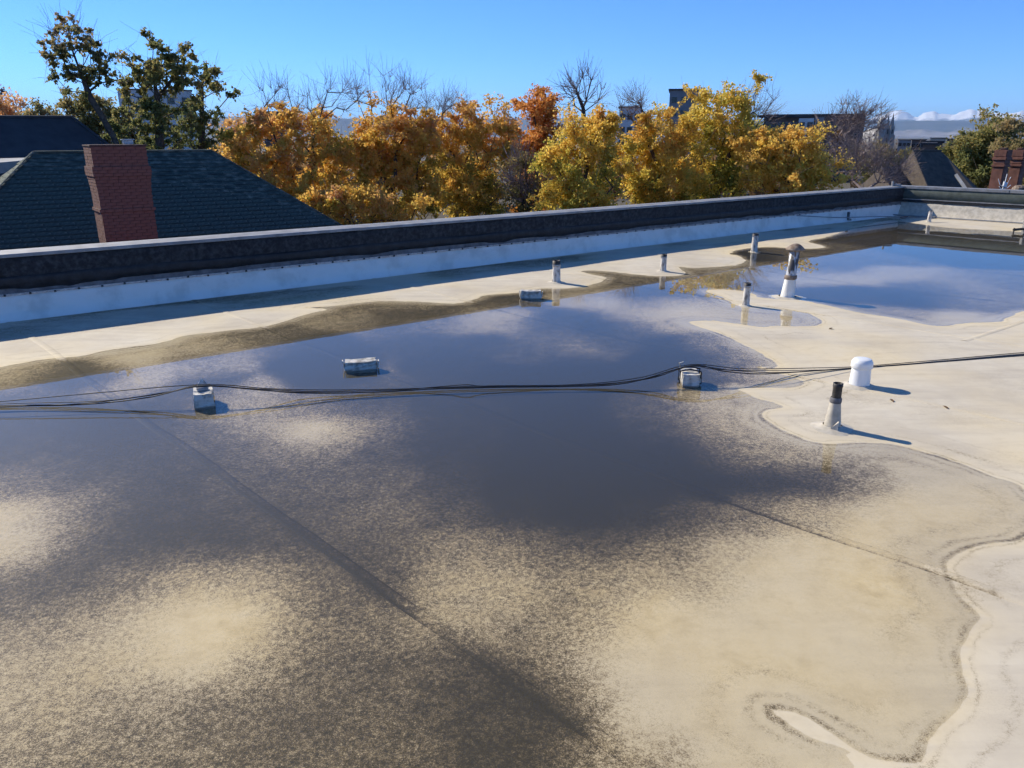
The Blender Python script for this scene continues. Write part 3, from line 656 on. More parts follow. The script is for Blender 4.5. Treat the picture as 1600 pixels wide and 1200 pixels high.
# ------------------------------------------------------------------ the vents
def vent_base(px, py):
    g = ground_at(px, py); z = deck_z(g[0], g[1]); g = ground_at(px, py, z); return np.array([g[0], g[1], z - 0.004])
def height_for(base, px, py):
    d = ray(px, py); k = math.hypot(base[0], base[1]) / math.hypot(d[0], d[1]); return CAM_H + d[2] * k - base[2]
def skirt(mb_, b, r0, r1): mb_.lathe(b, [(r1, -0.004), (r1 * 0.86, 0.007), (r0 * 1.5, 0.012), (r0 * 1.08, 0.03)], 24, cap=False, wob=0.10)
def simple_vent(px, py, top, r, label, tilt=(0, 0), dark=0.2, cap_r=1.05, sk=2.6, ring=True):
    b = vent_base(px, py); h = height_for(b, *top)
    v = empty('vent_pipe', b, label, 'vent pipe', 'small roof vent pipes')
    mb = MB(); skirt(mb, b, r, r * sk); mb.build('base_flange', M['boot'], v, True)
    MB().lathe(b, [(r * 1.25, 0.0), (r * 1.12, 0.05), (r * 1.04, h * 0.5), (r, h * (1 - dark))], 18, tilt, cap=False, wob=0.03).build('sleeve', M['pipe_white'], v, True)
    MB().lathe(b + np.array([tilt[0] * h * (1 - dark), tilt[1] * h * (1 - dark), h * (1 - dark)]), [(r * cap_r, -0.02), (r * cap_r, h * dark), (r * cap_r * 0.78, h * dark), (r * cap_r * 0.74, h * dark - 0.06), (0.001, h * dark - 0.062)], 18, tilt, cap=False).build('pipe_top', M['black_pipe'], v, True)
    if ring: MB().lathe(b + np.array([tilt[0] * h * .8, tilt[1] * h * .8, h * (1 - dark) - 0.02]), [(r * 1.1, 0), (r * 1.15, 0.012), (r * 1.1, 0.03)], 18, cap=False).build('clamp_ring', M['steel'], v, True)
    return v
simple_vent(869, 441, (870, 407), 0.068, 'white vent pipe with broken dark rim beside the small wrapped block', dark=0.20)
simple_vent(1036, 424, (1036, 397), 0.055, 'white vent pipe with black top between parapet and pond', dark=0.16)
simple_vent(1178, 394, (1178, 365), 0.066, 'grey streaked vent pipe standing in a puddle at the parapet shadow edge', dark=0.12)
simple_vent(1165, 478, (1167, 442), 0.050, 'slim white vent pipe on the tongue of dry roof before the hooded flue', dark=0.14, sk=2.2)
simple_vent(1451, 347, (1452, 329), 0.055, 'leaning pale vent pipe before the end parapet', tilt=(0.05, 0), dark=0.05, cap_r=0.8, ring=False, sk=1.8)

b = vent_base(1300, 668); h = height_for(b, 1304, 598)
v = empty('vent_pipe', b, 'black vent pipe in a tall flared pale boot nearest the camera', 'vent pipe', 'small roof vent pipes')
mb = MB(); skirt(mb, b, 0.075, 0.20); mb.build('base_flange', M['boot'], v, True)
MB().lathe(b, [(0.078, 0), (0.072, 0.02), (0.064, 0.10), (0.052, 0.20), (0.045, 0.26)], 22, cap=False, wob=0.05).build('flared_boot', M['boot'], v, True)
MB().lathe(b + np.array([0, 0, 0.245]), [(0.049, 0), (0.052, 0.012), (0.051, 0.035), (0.044, 0.05)], 22, cap=False, wob=0.03).build('sealant_collar', M['primer'], v, True)
MB().lathe(b + np.array([0.002, 0, 0.27]), [(0.040, 0), (0.040, h - 0.31), (0.043, h - 0.30), (0.043, h - 0.27), (0.034, h - 0.27), (0.033, h - 0.36), (0.001, h - 0.362)], 22, cap=False).build('pipe', M['black_pipe'], v, True)
mb = MB()
fd = np.array([b[0], b[1], 0]) / math.hypot(b[0], b[1]); fs = np.array([fd[1], -fd[0], 0])
c0 = b - fd * 0.074
mb.add([c0 - fs * 0.02 + [0, 0, 0.004], c0 + fs * 0.045 + [0, 0, 0.10], c0 + fs * 0.055 + [0, 0, 0.004], c0 - fs * 0.01 - fd * 0.02 + [0, 0, 0.03], c0 + fs * 0.05 - fd * 0.014 + [0, 0, 0.09], c0 + fs * 0.05 - fd * 0.03 + [0, 0, 0.006]],
       [(0, 1, 4, 3), (1, 2, 5, 4), (0, 3, 5, 2), (3, 4, 5)])
mb.build('membrane_fold', M['boot'], v)

b = vent_base(1342, 603); h = height_for(b, 1345, 559)
v = empty('capped_vent', b, 'fat white plastic vent with rounded cap beside the black cables', 'vent')
mb = MB(); skirt(mb, b, 0.10, 0.19); mb.build('base_flange', M['boot'], v, True)
MB().lathe(b, [(0.106, 0), (0.104, 0.02), (0.100, 0.10), (0.093, h - 0.09)], 32, cap=False).build('body', M['pvc'], v, True)
MB().lathe(b + np.array([0, 0, h - 0.10]), [(0.090, 0.0), (0.106, 0.0), (0.1085, 0.004), (0.107, 0.050), (0.1045, 0.062), (0.088, 0.088), (0.080, 0.093), (0.04, 0.097), (0.001, 0.098)], 32, cap=False).build('cap', M['pvc'], v, True)

b = vent_base(1230, 465); h = height_for(b, 1240, 380)
tl = (0.055, 0.01)
v = empty('flue_vent', b, 'tall peeling flue pipe with rusty cone hood and white boot', 'flue')
mb = MB(); skirt(mb, b, 0.13, 0.32); mb.build('base_flange', M['boot'], v, True)
def up(z): return b + np.array([tl[0] * z, tl[1] * z, z])
MB().lathe(b, [(0.115, 0), (0.108, 0.06), (0.096, 0.20), (0.088, 0.33)], 24, tl, cap=False, wob=0.05).build('boot', M['white_membrane'], v, True)
MB().lathe(up(0.31), [(0.092, 0), (0.098, 0.01), (0.096, 0.05), (0.088, 0.07)], 24, tl, cap=False, wob=0.07).build('clamp_band', M['rust'], v, True)
MB().lathe(up(0.35), [(0.080, 0), (0.076, h - 0.47), (0.070, h - 0.47)], 24, tl, cap=False).build('pipe', M['painted_pipe'], v, True)
MB().lathe(up(h - 0.115), [(0.05, -0.01), (0.135, 0.0), (0.150, 0.012), (0.152, 0.022), (0.09, 0.075), (0.05, 0.100), (0.001, 0.112)], 24, (0.12, 0.05), cap=False, wob=0.02).build('hood', M['rust'], v, True)
for a in (0.4, 2.5, 4.6):
    e = up(h - 0.20) + np.array([0.08 * math.cos(a), 0.08 * math.sin(a), 0])
    MB().box(e + np.array([0, 0, 0.045]), (0.012, 0.022, 0.11)).build('hood_strap', M['rust'], v)

# ------------------------------------------------------------------ wrapped blocks
def lumpy_box(c, size, ax, amp, seed, cuts=5, pinch=0.0, sag=0.0):
    bm = bmesh.new(); bmesh.ops.create_cube(bm, size=1)
    bmesh.ops.subdivide_edges(bm, edges=bm.edges[:], cuts=cuts, use_grid_fill=True)
    ay = np.cross([0, 0, 1], ax); V = []
    bm.verts.index_update()
    for vv in bm.verts:
        x, y, z = vv.co
        n1 = fbm(np.array([x * 4 + seed]), np.array([y * 4 + z * 3.1]), 3, seed)[0] - 0.5
        n2 = fbm(np.array([y * 4 + seed]), np.array([z * 4 - x * 2.1]), 3, seed + 5)[0] - 0.5
        tz = (z + 0.5)
        px = x * size[0] * (1 - pinch * tz) + n1 * amp
        py = y * size[1] * (1 - pinch * tz) + n2 * amp
        pz = tz * size[2] + (n1 + n2) * amp * 0.6 * tz - sag * tz * max(0, 1 - (2 * x) ** 2 * 1.2) * (0.4 + n2)
        V.append(np.array(c) + ax * px + ay * py + np.array([0, 0, pz]))
    Fc = [[v.index for v in f.verts] for f in bm.faces]; bm.free()
    return V, Fc
def wrapped_block(px, py, size, ang, label, seed, flaps, float_z=0.0):
    g = ground_at(px, py); z = deck_z(g[0], g[1]); b = np.array([g[0], g[1], max(z, 0) * 0 + z - 0.002])
    ax = np.array([math.cos(ang), math.sin(ang), 0]); ay = np.array([-ax[1], ax[0], 0])
    t = empty('wrapped_block', b, label, 'block', 'white wrapped sleeper blocks')
    MB().box(b + np.array([0, 0, 0.018]), (size[0] * 0.93, size[1] * 0.9, 0.036), ax=ax).build('timber_foot', M['wood'], t)
    V, Fc = lumpy_box(b + np.array([0, 0, 0.030]), size, ax, 0.024, seed, 8, 0.06, 0.010)
    MB().add(V, Fc).build('wrapping', M['wrap'], t, False)
    for (ex, w, hgt, lean) in flaps:                     # folded membrane ends
        e = b + ax * (size[0] / 2 + 0.004 * np.sign(ex)) * np.sign(ex) + np.array([0, 0, 0.045])
        f = MB(); d = ax * np.sign(ex)
        f.add([e - ay * w / 2, e + ay * w / 2, e + ay * w * 0.38 + d * lean + [0, 0, hgt], e - ay * w * 0.30 + d * lean * 0.7 + [0, 0, hgt * 1.05],
               e - ay * w / 2 + d * 0.012, e + ay * w / 2 + d * 0.012, e + ay * w * 0.38 + d * (lean + 0.012) + [0, 0, hgt], e - ay * w * 0.30 + d * (lean * 0.7 + 0.012) + [0, 0, hgt * 1.05]],
              [(0, 1, 2, 3), (7, 6, 5, 4), (0, 4, 5, 1), (1, 5, 6, 2), (2, 6, 7, 3), (3, 7, 4, 0)])
        f.build('folded_end', M['wrap'], t)
    return t, b, ax, ay
wrapped_block(564, 575, (0.36, 0.15, 0.10), 0.22, 'long white wrapped block standing alone in the pond', 3, [(-1, 0.13, 0.09, 0.02), (1, 0.12, 0.07, 0.012)])
wrapped_block(829, 466, (0.34, 0.15, 0.12), 0.05, 'bluish white wrapped block at the water edge by the parapet shadow', 8, [(-1, 0.12, 0.10, 0.01), (1, 0.12, 0.08, 0.02)])
t1, b1, ax1, ay1 = wrapped_block(319, 628, (0.19, 0.30, 0.13), 0.38, 'white cable block with raised triangular flap under a grey strap', 14, [])
f = MB(); e = b1 + ay1 * 0.10 + np.array([0, 0, 0.15])
f.add([e - ax1 * 0.07, e + ax1 * 0.09, e + ay1 * 0.06 + ax1 * 0.0 + [0, 0, 0.085], e - ax1 * 0.07 + ay1 * 0.02, e + ax1 * 0.09 + ay1 * 0.02, e + ay1 * 0.075 + [0, 0, 0.075]], [(0, 1, 2), (5, 4, 3), (0, 3, 4, 1), (1, 4, 5, 2), (2, 5, 3, 0)])
f.build('raised_flap', M['wrap'], t1)
MB().bevel_box(b1 - ay1 * 0.0 + np.array([0, 0, 0.175]), (0.11, 0.05, 0.03), 0.008, ax=ax1).build('cable_saddle', M['strap'], t1)
t2, b2, ax2, ay2 = wrapped_block(1077, 599, (0.18, 0.26, 0.12), -0.10, 'crumpled white cable block bound with dark straps', 25, [(1, 0.14, 0.09, 0.02)])
for q_ in (-0.05, 0.06):
    s_ = MB(); pts = [b2 - ax2 * 0.112 + ay2 * q_ + [0, 0, 0.03], b2 - ax2 * 0.108 + ay2 * q_ + [0, 0, 0.165], b2 + ay2 * (q_ + 0.01) + [0, 0, 0.185], b2 + ax2 * 0.108 + ay2 * q_ + [0, 0, 0.165], b2 + ax2 * 0.112 + ay2 * q_ + [0, 0, 0.03]]
    s_.tube(pts, 0.009, 6); s_.build('strap', M['cable'], t2)
c_t = MB(); c_t.tube([b2 - ax2 * 0.09 + ay2 * 0.10 + [0, 0, 0.15], b2 - ax2 * 0.10 + ay2 * 0.12 + [0, 0, 0.20], b2 - ax2 * 0.06 + ay2 * 0.13 + [0, 0, 0.215]], [0.012, 0.014, 0.006], 6); c_t.build('knot', M['wrap'], t2)

# ------------------------------------------------------------------ cables
def smooth_path(P, k=14):
    P = [np.array(p, float) for p in P]; P = [2 * P[0] - P[1]] + P + [2 * P[-1] - P[-2]]; out = []
    for i in range(1, len(P) - 2):
        p0, p1, p2, p3 = P[i - 1:i + 3]
        for j in range(k):
            t = j / k
            out.append(0.5 * (2 * p1 + (p2 - p0) * t + (2 * p0 - 5 * p1 + 4 * p2 - p3) * t * t + (3 * p1 - p0 - 3 * p2 + p3) * t ** 3))
    out.append(P[-2]); return out
def pz(x, y, z): return ground_at(x, y, z)
S1, S2 = b1 + np.array([0, 0.0, 0.198]), b2 + np.array([0, 0, 0.205])
def cable(label, pts, r, seed):
    path = smooth_path(pts)
    rr = random.Random(seed); ph = rr.uniform(0, 6)
    path = [p + np.array([0, 0.006 * math.sin(i * 0.13 + ph), 0]) for i, p in enumerate(path)]
    for p in path: p[2] = max(p[2], 0.006)
    c = MB().tube(path, r, 7)
    props(c.build('cable', M['cable'], smooth=True), label, 'cable', 'black cables strung over the wrapped blocks')
off = lambda k: np.array([0.0, 0.02 * k, 0.012 * abs(k)])
cable('uppermost black cable, clear of the water beside the flap block',
      [pz(-300, 640, .05), pz(-100, 633, .07), pz(0, 627, .09), pz(150, 614, .13), S1 + off(1), pz(420, 607, .12), pz(520, 609, .06), pz(640, 607.5, .03), pz(760, 603, .03), pz(900, 600.5, .03), pz(1000, 590, .09), S2 + off(1), pz(1160, 576, .16), pz(1260, 575, .10), pz(1340, 573, .05), pz(1450, 564, .03), pz(1600, 550.5, .03), pz(1750, 540, .03)], 0.0045, 1)
cable('thick lowest black cable trailing through the pond and over both blocks',
      [pz(-300, 650, .008), pz(0, 636, .010), pz(130, 632, .02), pz(230, 621, .08), S1 + off(-1), pz(400, 609, .11), pz(480, 614, .03), pz(600, 612, .015), pz(720, 606, .015), pz(880, 604, .015), pz(980, 598, .05), S2 + off(-1), pz(1130, 580, .15), pz(1185, 584, .07), pz(1250, 581, .025), pz(1400, 571, .025), pz(1600, 555.5, .025), pz(1750, 546, .025)], 0.0060, 2)
cable('middle black cable of the bundle with a loop midway between the blocks',
      [pz(-300, 647, .006), pz(0, 634, .012), pz(120, 631, .03), pz(240, 617, .09), S1, pz(410, 608, .11), pz(500, 611.5, .05), pz(620, 609.5, .02), pz(700, 603, .05), pz(730, 601, .07), pz(765, 604, .04), pz(900, 602.5, .02), pz(1010, 592, .07), S2, pz(1145, 579, .15), pz(1215, 582, .06), pz(1300, 577, .03), pz(1450, 566.5, .025), pz(1600, 553.5, .025), pz(1750, 543, .025)], 0.0052, 3)
cable('thin black cable twisting under the bundle between the blocks',
      [pz(-300, 645, .02), pz(0, 631, .03), pz(160, 626, .06), pz(260, 613, .12), S1 + off(0.5), pz(430, 611, .09), pz(560, 613.5, .012), pz(660, 609, .012), pz(820, 604.5, .012), pz(940, 601, .03), pz(1030, 587, .11), S2 + off(.5), pz(1120, 577, .17), pz(1230, 579, .06), pz(1340, 575.5, .02), pz(1500, 563, .02), pz(1600, 554.5, .02), pz(1750, 545, .02)], 0.004, 4)
# conduit and lead by the end parapet
p_ = lambda t, d, z: Bc + BD * t + BIN * d + np.array([0, 0, z])
props(MB().tube([p_(-0.0, 0.6, 0.06), p_(1.2, 0.55, 0.06), p_(4, 0.5, 0.06), p_(9, 0.5, 0.06)], 0.022, 8).build('conduit', M['coping'], smooth=True), 'grey conduit lying along the foot of the end parapet', 'conduit')
q0 = place(19.5, 0.05, 0.36)
props(MB().tube(smooth_path([q0, place(21.5, 0.25, 0.20), place(23.5, 0.5, 0.13), p_(0.9, 0.9, 0.05), p_(1.3, 0.55, 0.10)]), 0.014, 6).build('cable', M['coping'], smooth=True), 'pale lead crossing the roof corner from the long parapet', 'cable')
q = place(22.3, 0.06, 0.02)
o = empty('downpipe_stub', q, 'small dark bracket on the shaded flashing near the roof corner', 'bracket')
MB().bevel_box(q + np.array([0, 0, 0.16]), (0.09, 0.06, 0.26), 0.01, ax=U).build('bracket_plate', M['primer'], o)
MB().bevel_box(q + IN * 0.06 + np.array([0, 0, 0.06]), (0.06, 0.10, 0.06), 0.01, ax=U).build('bracket_foot', M['steel'], o)
# equipment stand cut by the picture edge
b = vent_base(1601, 364)
o = empty('pipe_stand', b, 'grey post with a dark pipe stub at the far edge of the pond', 'pipe stand')
MB().bevel_box(b + np.array([0.02, 0, 0.16]), (0.17, 0.14, 0.36), 0.015).build('post', M['coping'], o)
MB().tube([b + np.array([-0.34, -0.02, 0.09]), b + np.array([-0.06, -0.02, 0.12])], 0.035, 10).build('pipe_stub', M['black_pipe'], o, True)
MB().tube([b + np.array([-0.33, -0.02, 0.0]), b + np.array([-0.32, -0.02, 0.14])], 0.02, 8).build('pipe_foot', M['black_pipe'], o, True)
# litter
q = ground_at(1412, 341.5)
props(MB().bevel_box((q[0], q[1], 0.045), (0.35, 0.12, 0.05), 0.015, ax=U).build('brick_scrap', M['brick']), 'reddish brick scrap lying in the shaded roof corner', 'debris')
for k, (x, y, lb) in enumerate([(1298, 515, 'curled dry leaf on dry roof behind the cable block'), (1393, 630, 'tiny dry leaf near the shadow of the fat white vent'), (1477, 641, 'tiny dry leaf at the bare side of the roof')]):
    g = ground_at(x, y); z = deck_z(g[0], g[1]) + 0.004
    a = RNG.uniform(0, 3); ax_ = np.array([math.cos(a), math.sin(a), 0]); ay_ = np.array([-ax_[1], ax_[0], 0]); c = np.array([g[0], g[1], z])
    V = [c - ax_ * .035, c - ax_ * .01 + ay_ * .018 + [0, 0, .010], c + ax_ * .02 + ay_ * .012 + [0, 0, .014], c + ax_ * .042 + [0, 0, .008], c + ax_ * .02 - ay_ * .012 + [0, 0, .012], c - ax_ * .01 - ay_ * .018 + [0, 0, .006], c + [0, 0, .001]]
    props(mesh_obj('fallen_leaf', V, [(6, 0, 1), (6, 1, 2), (6, 2, 3), (6, 3, 4), (6, 4, 5), (6, 5, 0)], M['leaf_litter']), lb, 'leaf', 'dry leaves blown onto the roof')

# ------------------------------------------------------------------ neighbouring house with brick chimney
def house_left():
    D_R, D_E, PIT = 12.6, 5.6, math.radians(37.0)
    rl = at_out(52, 237, D_R); rr = at_out(330, 237, D_R); Z_R = (rl[2] + rr[2]) / 2
    sl, _ = to_st(rl); sr, _ = to_st(rr); sl = float(sl); sr = float(sr)
    run = D_R - D_E; drop = run * math.tan(PIT); ze = Z_R - drop
    hipR, hipL = run * 0.95, run * 0.92
    P = lambda s, D, z: place(s, -D, z)
    root = empty('hip_roof_house', P((sl + sr) / 2, D_R, GROUND_Z), 'dark green shingled hip roof house just beyond the long parapet', 'house')
    e = [P(sl - hipL, D_E, ze), P(sr + hipR, D_E, ze), P(sr + hipR, D_R + run, ze), P(sl - hipL, D_R + run, ze)]
    r0, r1 = P(sl, D_R, Z_R), P(sr, D_R, Z_R)
    roof = MB().add(e + [r0, r1] + [x + np.array([0, 0, -0.25]) for x in e], [(0, 1, 5, 4), (1, 2, 5), (2, 3, 4, 5), (3, 0, 4), (0, 6, 7, 1), (1, 7, 8, 2), (2, 8, 9, 3), (3, 9, 6, 0), (6, 9, 8, 7)]).build('roof', M['shingle'], root)
    # walls under the eaves
    w = [P(sl - hipL + .4, D_E + .4, ze - .2), P(sr + hipR - .4, D_E + .4, ze - .2), P(sr + hipR - .4, D_R + run - .4, ze - .2), P(sl - hipL + .4, D_R + run - .4, ze - .2)]
    wb = [np.array([x[0], x[1], GROUND_Z]) for x in w]
    MB().add(w + wb, [(0, 4, 5, 1), (1, 5, 6, 2), (2, 6, 7, 3), (3, 7, 4, 0)]).build('wall', M['brick'], root)
    # shingles on the slope that faces us: courses from eave to ridge
    upv = P(0, 1, math.tan(PIT)) - P(0, 0, 0); upv /= np.linalg.norm(upv); nrm = np.cross(U, upv); nrm = nrm if nrm[2] > 0 else -nrm
    slope_len = run / math.cos(PIT); EXP = 0.17; W_ = 0.36
    th = 0.014
    def tab(c, w, lift):
        V = []
        for x in (-w / 2, w / 2):
            V += [c + U * x + nrm * (th + lift), c + U * x + upv * (EXP * 1.12) + nrm * 0.003, c + U * x - nrm * 0.01]
        return V
    FT = [(0, 3, 4, 1), (0, 2, 5, 3), (0, 1, 2), (3, 5, 4), (2, 1, 4, 5)]
    tabs = []
    rows = int(slope_len / EXP)
    for j in range(rows):
        f = j * EXP / slope_len
        a = sl - hipL * (1 - f) + 0.05; bq = sr + hipR * (1 - f) - 0.05
        base = P(0, D_E, ze) + upv * (j * EXP)
        base = base - U * 0
        x = a + (0.16 if j % 2 else 0.0)
        while x < bq - 0.15:
            w = min(W_ - 0.012, bq - x)
            tabs.append((j, x + w / 2, w, base + U * (x + w / 2), random.uniform(0, 0.008)))
            x += W_
    # which tabs can be seen over the parapet: their line of sight clears the coping
    def seen(c):
        o = np.array([0, 0, CAM_H]); d = c - o
        k = ((B0 - o) @ N) / (d @ N); zc = CAM_H + d[2] * k
        pxx = (c - o); fwd = pxx[1] * CP - pxx[2] * SP
        X = 800 + F_PX * pxx[0] / fwd
        return zc > 0.97 and X > -60
    vis = [t for t in tabs if seen(t[3])]; hid = [t for t in tabs if not seen(t[3])]
    vis.sort(key=lambda t: np.linalg.norm(t[3]))
    proto = None
    for (j, x, w, c, lf) in vis[:300]:
        if proto is None or w < W_ - 0.02:
            o = mesh_obj('shingle', tab(c, w, 0.003), FT, M['shingle'], roof, origin=c); 
            if w > W_ - 0.02: proto = o.data
        else:
            o = bpy.data.objects.new('shingle', proto); COL.objects.link(o); o.parent = roof; o.location = c + nrm * lf - WLOC[roof]
    mb = MB()
    for (j, x, w, c, lf) in vis[300:] + hid: mb.add(tab(c, w, lf), FT)
    # courses on the left hip slope
    hl = P(sl - hipL, 0, ze) - P(sl, 0, Z_R); hl_dir = P(1, 0, Z_R - ze) - P(0, 0, 0) if False else None
    ul = (r0 - P(sl - hipL, D_R, ze)); Ls = np.linalg.norm(ul); ul = ul / Ls; nl = np.cross(ul, N); nl = nl if nl[2] > 0 else -nl
    for j in range(int(Ls / EXP)):
        f = j * EXP / Ls; half = run * (1 - f); y = -half
        while y < half - 0.2:
            c = P(sl - hipL, D_R, ze) + ul * (j * EXP) + N * (y + 0.16); lf = random.uniform(0, .008)
            V = []
            for q in (-0.154, 0.154): V += [c + N * q + nl * (th + lf), c + N * q + ul * EXP * 1.12 + nl * .003, c + N * q - nl * .01]
            mb.add(V, FT); y += 0.32
    props(mb.build('shingle_field', M['shingle'], roof), kind='stuff')
    # ridge and hip caps
    mb = MB()
    mb.tube([r0 + [0, 0, .0], r1 + [0, 0, .0]], 0.05, 8); mb.tube([r1, e[1]], 0.045, 8); mb.tube([r0, e[0]], 0.045, 8)
    mb.build('ridge_cap', M['shingle'], roof)
    # a white gutter glint along the eave
    MB().box((e[0] + e[1]) / 2 - N * 0.06 + np.array([0, 0, -0.05]), (np.linalg.norm(e[1] - e[0]), 0.11, 0.11), ax=U).build('gutter', M['pvc'], root)
    # ---- chimney: brick by brick
    Dc = 7.0
    a = at_out(160, 340, Dc); bq = at_out(243, 340, Dc); sa = float(to_st(a)[0]); sb = float(to_st(bq)[0]); top = at_out(170, 229, Dc)[2]
    wid, dep = sb - sa, 0.86
    ch = empty('chimney', P((sa + sb) / 2, Dc + dep / 2, 0), parent=root)
    zb = -1.2
    cc = lambda z: P((sa + sb) / 2, Dc + dep / 2, z)
    BL, BH, J = 0.205, 0.062, 0.010
    mort = MB()
    brick_me = {}
    def course(z, grow, k):
        w = wid + 2 * grow; d = dep + 2 * grow
        mort.box(cc(z + (BH + J) / 2), (w - 0.012, d - 0.012, BH + J), ax=U)
        def put(c, axv, L):
            key = round(L, 3)
            if key not in brick_me:
                me = bpy.data.meshes.new('brick'); h = (L / 2, 0.03, BH / 2)
                V = [(h[0] * i, h[1] * j2, h[2] * q) for i in (-1, 1) for j2 in (-1, 1) for q in (-1, 1)]
                me.from_pydata(V, [], [(0, 1, 3, 2), (4, 6, 7, 5), (0, 4, 5, 1), (2, 3, 7, 6), (0, 2, 6, 4), (1, 5, 7, 3)]); me.materials.append(M['brick']); brick_me[key] = me
            o = bpy.data.objects.new('brick', brick_me[key]); COL.objects.link(o); o.parent = ch
            jit = random.uniform(-0.003, 0.003)
            nin = np.array([-axv[1], axv[0], 0])
            o.location = c + nin * jit - WLOC[ch]
            o.rotation_euler = (0, 0, math.atan2(axv[1], axv[0]))
        for axv, ln, ctr in ((U, w, cc(0) - N * (d / 2 - 0.026)), (N, d, cc(0) - U * (w / 2 - 0.026))):
            n = max(2, round(ln / (BL + J))); L = ln / n - J
            L = round(L, 3)
            sh = 0.5 if k % 2 else 0.0
            x = -ln / 2 - sh * (L + J)
            while x < ln / 2 - 0.02:
                lo, hi = max(x, -ln / 2 + 0.001), min(x + L, ln / 2 - 0.001)
                if hi - lo > 0.03: put(ctr + axv * ((lo + hi) / 2) + np.array([0, 0, z + J / 2 + BH / 2]), axv, round(hi - lo, 3))
                x += L + J
    k = 0; z = top - 2.3
    nall = int(2.3 / (BH + J)); z = top - nall * (BH + J)
    for k in range(nall):
        q = nall - k                                   # courses below the top
        grow = 0.0
        if q <= 6: grow = 0.0 - 0.0 + 0.01
        elif q <= 9: grow = 0.05
        elif q == 10: grow = 0.026
        elif q == 11: grow = 0.020
        elif q == 12: grow = 0.014
        elif q == 13: grow = 0.008
        elif q == 14: grow = 0.004
        elif q == 20: grow = 0.028
        course(z, grow, k); z += BH + J
    mort.box(cc((zb + top - nall * (BH + J)) / 2), (wid, dep, top - nall * (BH + J) - zb), ax=U)
    mort.build('mortar_core', M['mortar'], ch)
    MB().bevel_box(cc(top + 0.02), (wid + 0.06, dep + 0.06, 0.04), 0.01, ax=U).build('crown_slab', M['mortar'], ch)
    fc = P(sb - 0.30, Dc + 0.3, top + 0.04)
    f = MB(); f.bevel_box(fc + np.array([0, 0, 0.05]), (0.20, 0.20, 0.09), 0.01, ax=U); f.bevel_box(fc + np.array([0, 0, 0.11]), (0.26, 0.26, 0.025), 0.008, ax=U); f.build('flue_cap', M['steel'], ch)
house_left()

def gable_or_hip(name, label, mats, pts_eave, ridge, wallmat, z0=GROUND_Z, extra=None):
    """hip roof from four eave corners and two ridge ends, walls below"""
    e = [np.array(p, float) for p in pts_eave]; r = [np.array(p, float) for p in ridge]
    c = sum(e) / 4
    root = empty(name, (c[0], c[1], z0), label, 'house')
    MB().add(e + r + [x + np.array([0, 0, -0.25]) for x in e], [(0, 1, 5, 4), (1, 2, 5), (2, 3, 4, 5), (3, 0, 4), (0, 6, 7, 1), (1, 7, 8, 2), (2, 8, 9, 3), (3, 9, 6, 0), (6, 9, 8, 7)]).build('roof', mats, root)
    w = [c + (x - c) * 0.94 + np.array([0, 0, -0.2]) for x in e]; wb = [np.array([x[0], x[1], z0]) for x in w]
    MB().add(w + wb, [(0, 4, 5, 1), (1, 5, 6, 2), (2, 6, 7, 3), (3, 7, 4, 0)]).build('wall', wallmat, root)
    return root
# taller roof behind the chimney house
ra, rb = at_dist(-140, 183, 33), at_dist(112, 183.5, 35)
dv = (rb - ra) / np.linalg.norm(rb - ra); nv = np.array([dv[1], -dv[0], 0])
e0, e1 = ra - dv * 3 + nv * 4.5 + np.array([0, 0, -3.6]), rb + dv * 2.0 + nv * 4.5 + np.array([0, 0, -3.6])
e2, e3 = e1 - nv * 9, e0 - nv * 9
hb = gable_or_hip('slate_roof_house', 'tall dark slate roof rising behind the chimney house', M['shingle_blue'], [e0, e1, e2, e3], [ra, rb], M['stucco'])
MB().tube([ra, rb, e1], 0.08, 8).build('ridge_cap', M['shingle_blue'], hb)
lo = [at_dist(-90, 262, 26.5), at_dist(42, 250, 27), at_dist(52, 246, 29.5), at_dist(-90, 250, 30)]
MB().add(lo + [x + np.array([0, 0, -0.3]) for x in lo], [(0, 1, 2, 3), (0, 4, 5, 1), (1, 5, 6, 2), (2, 6, 7, 3), (3, 7, 4, 0), (7, 6, 5, 4)]).build('porch_roof', M['grey_roof'], hb)

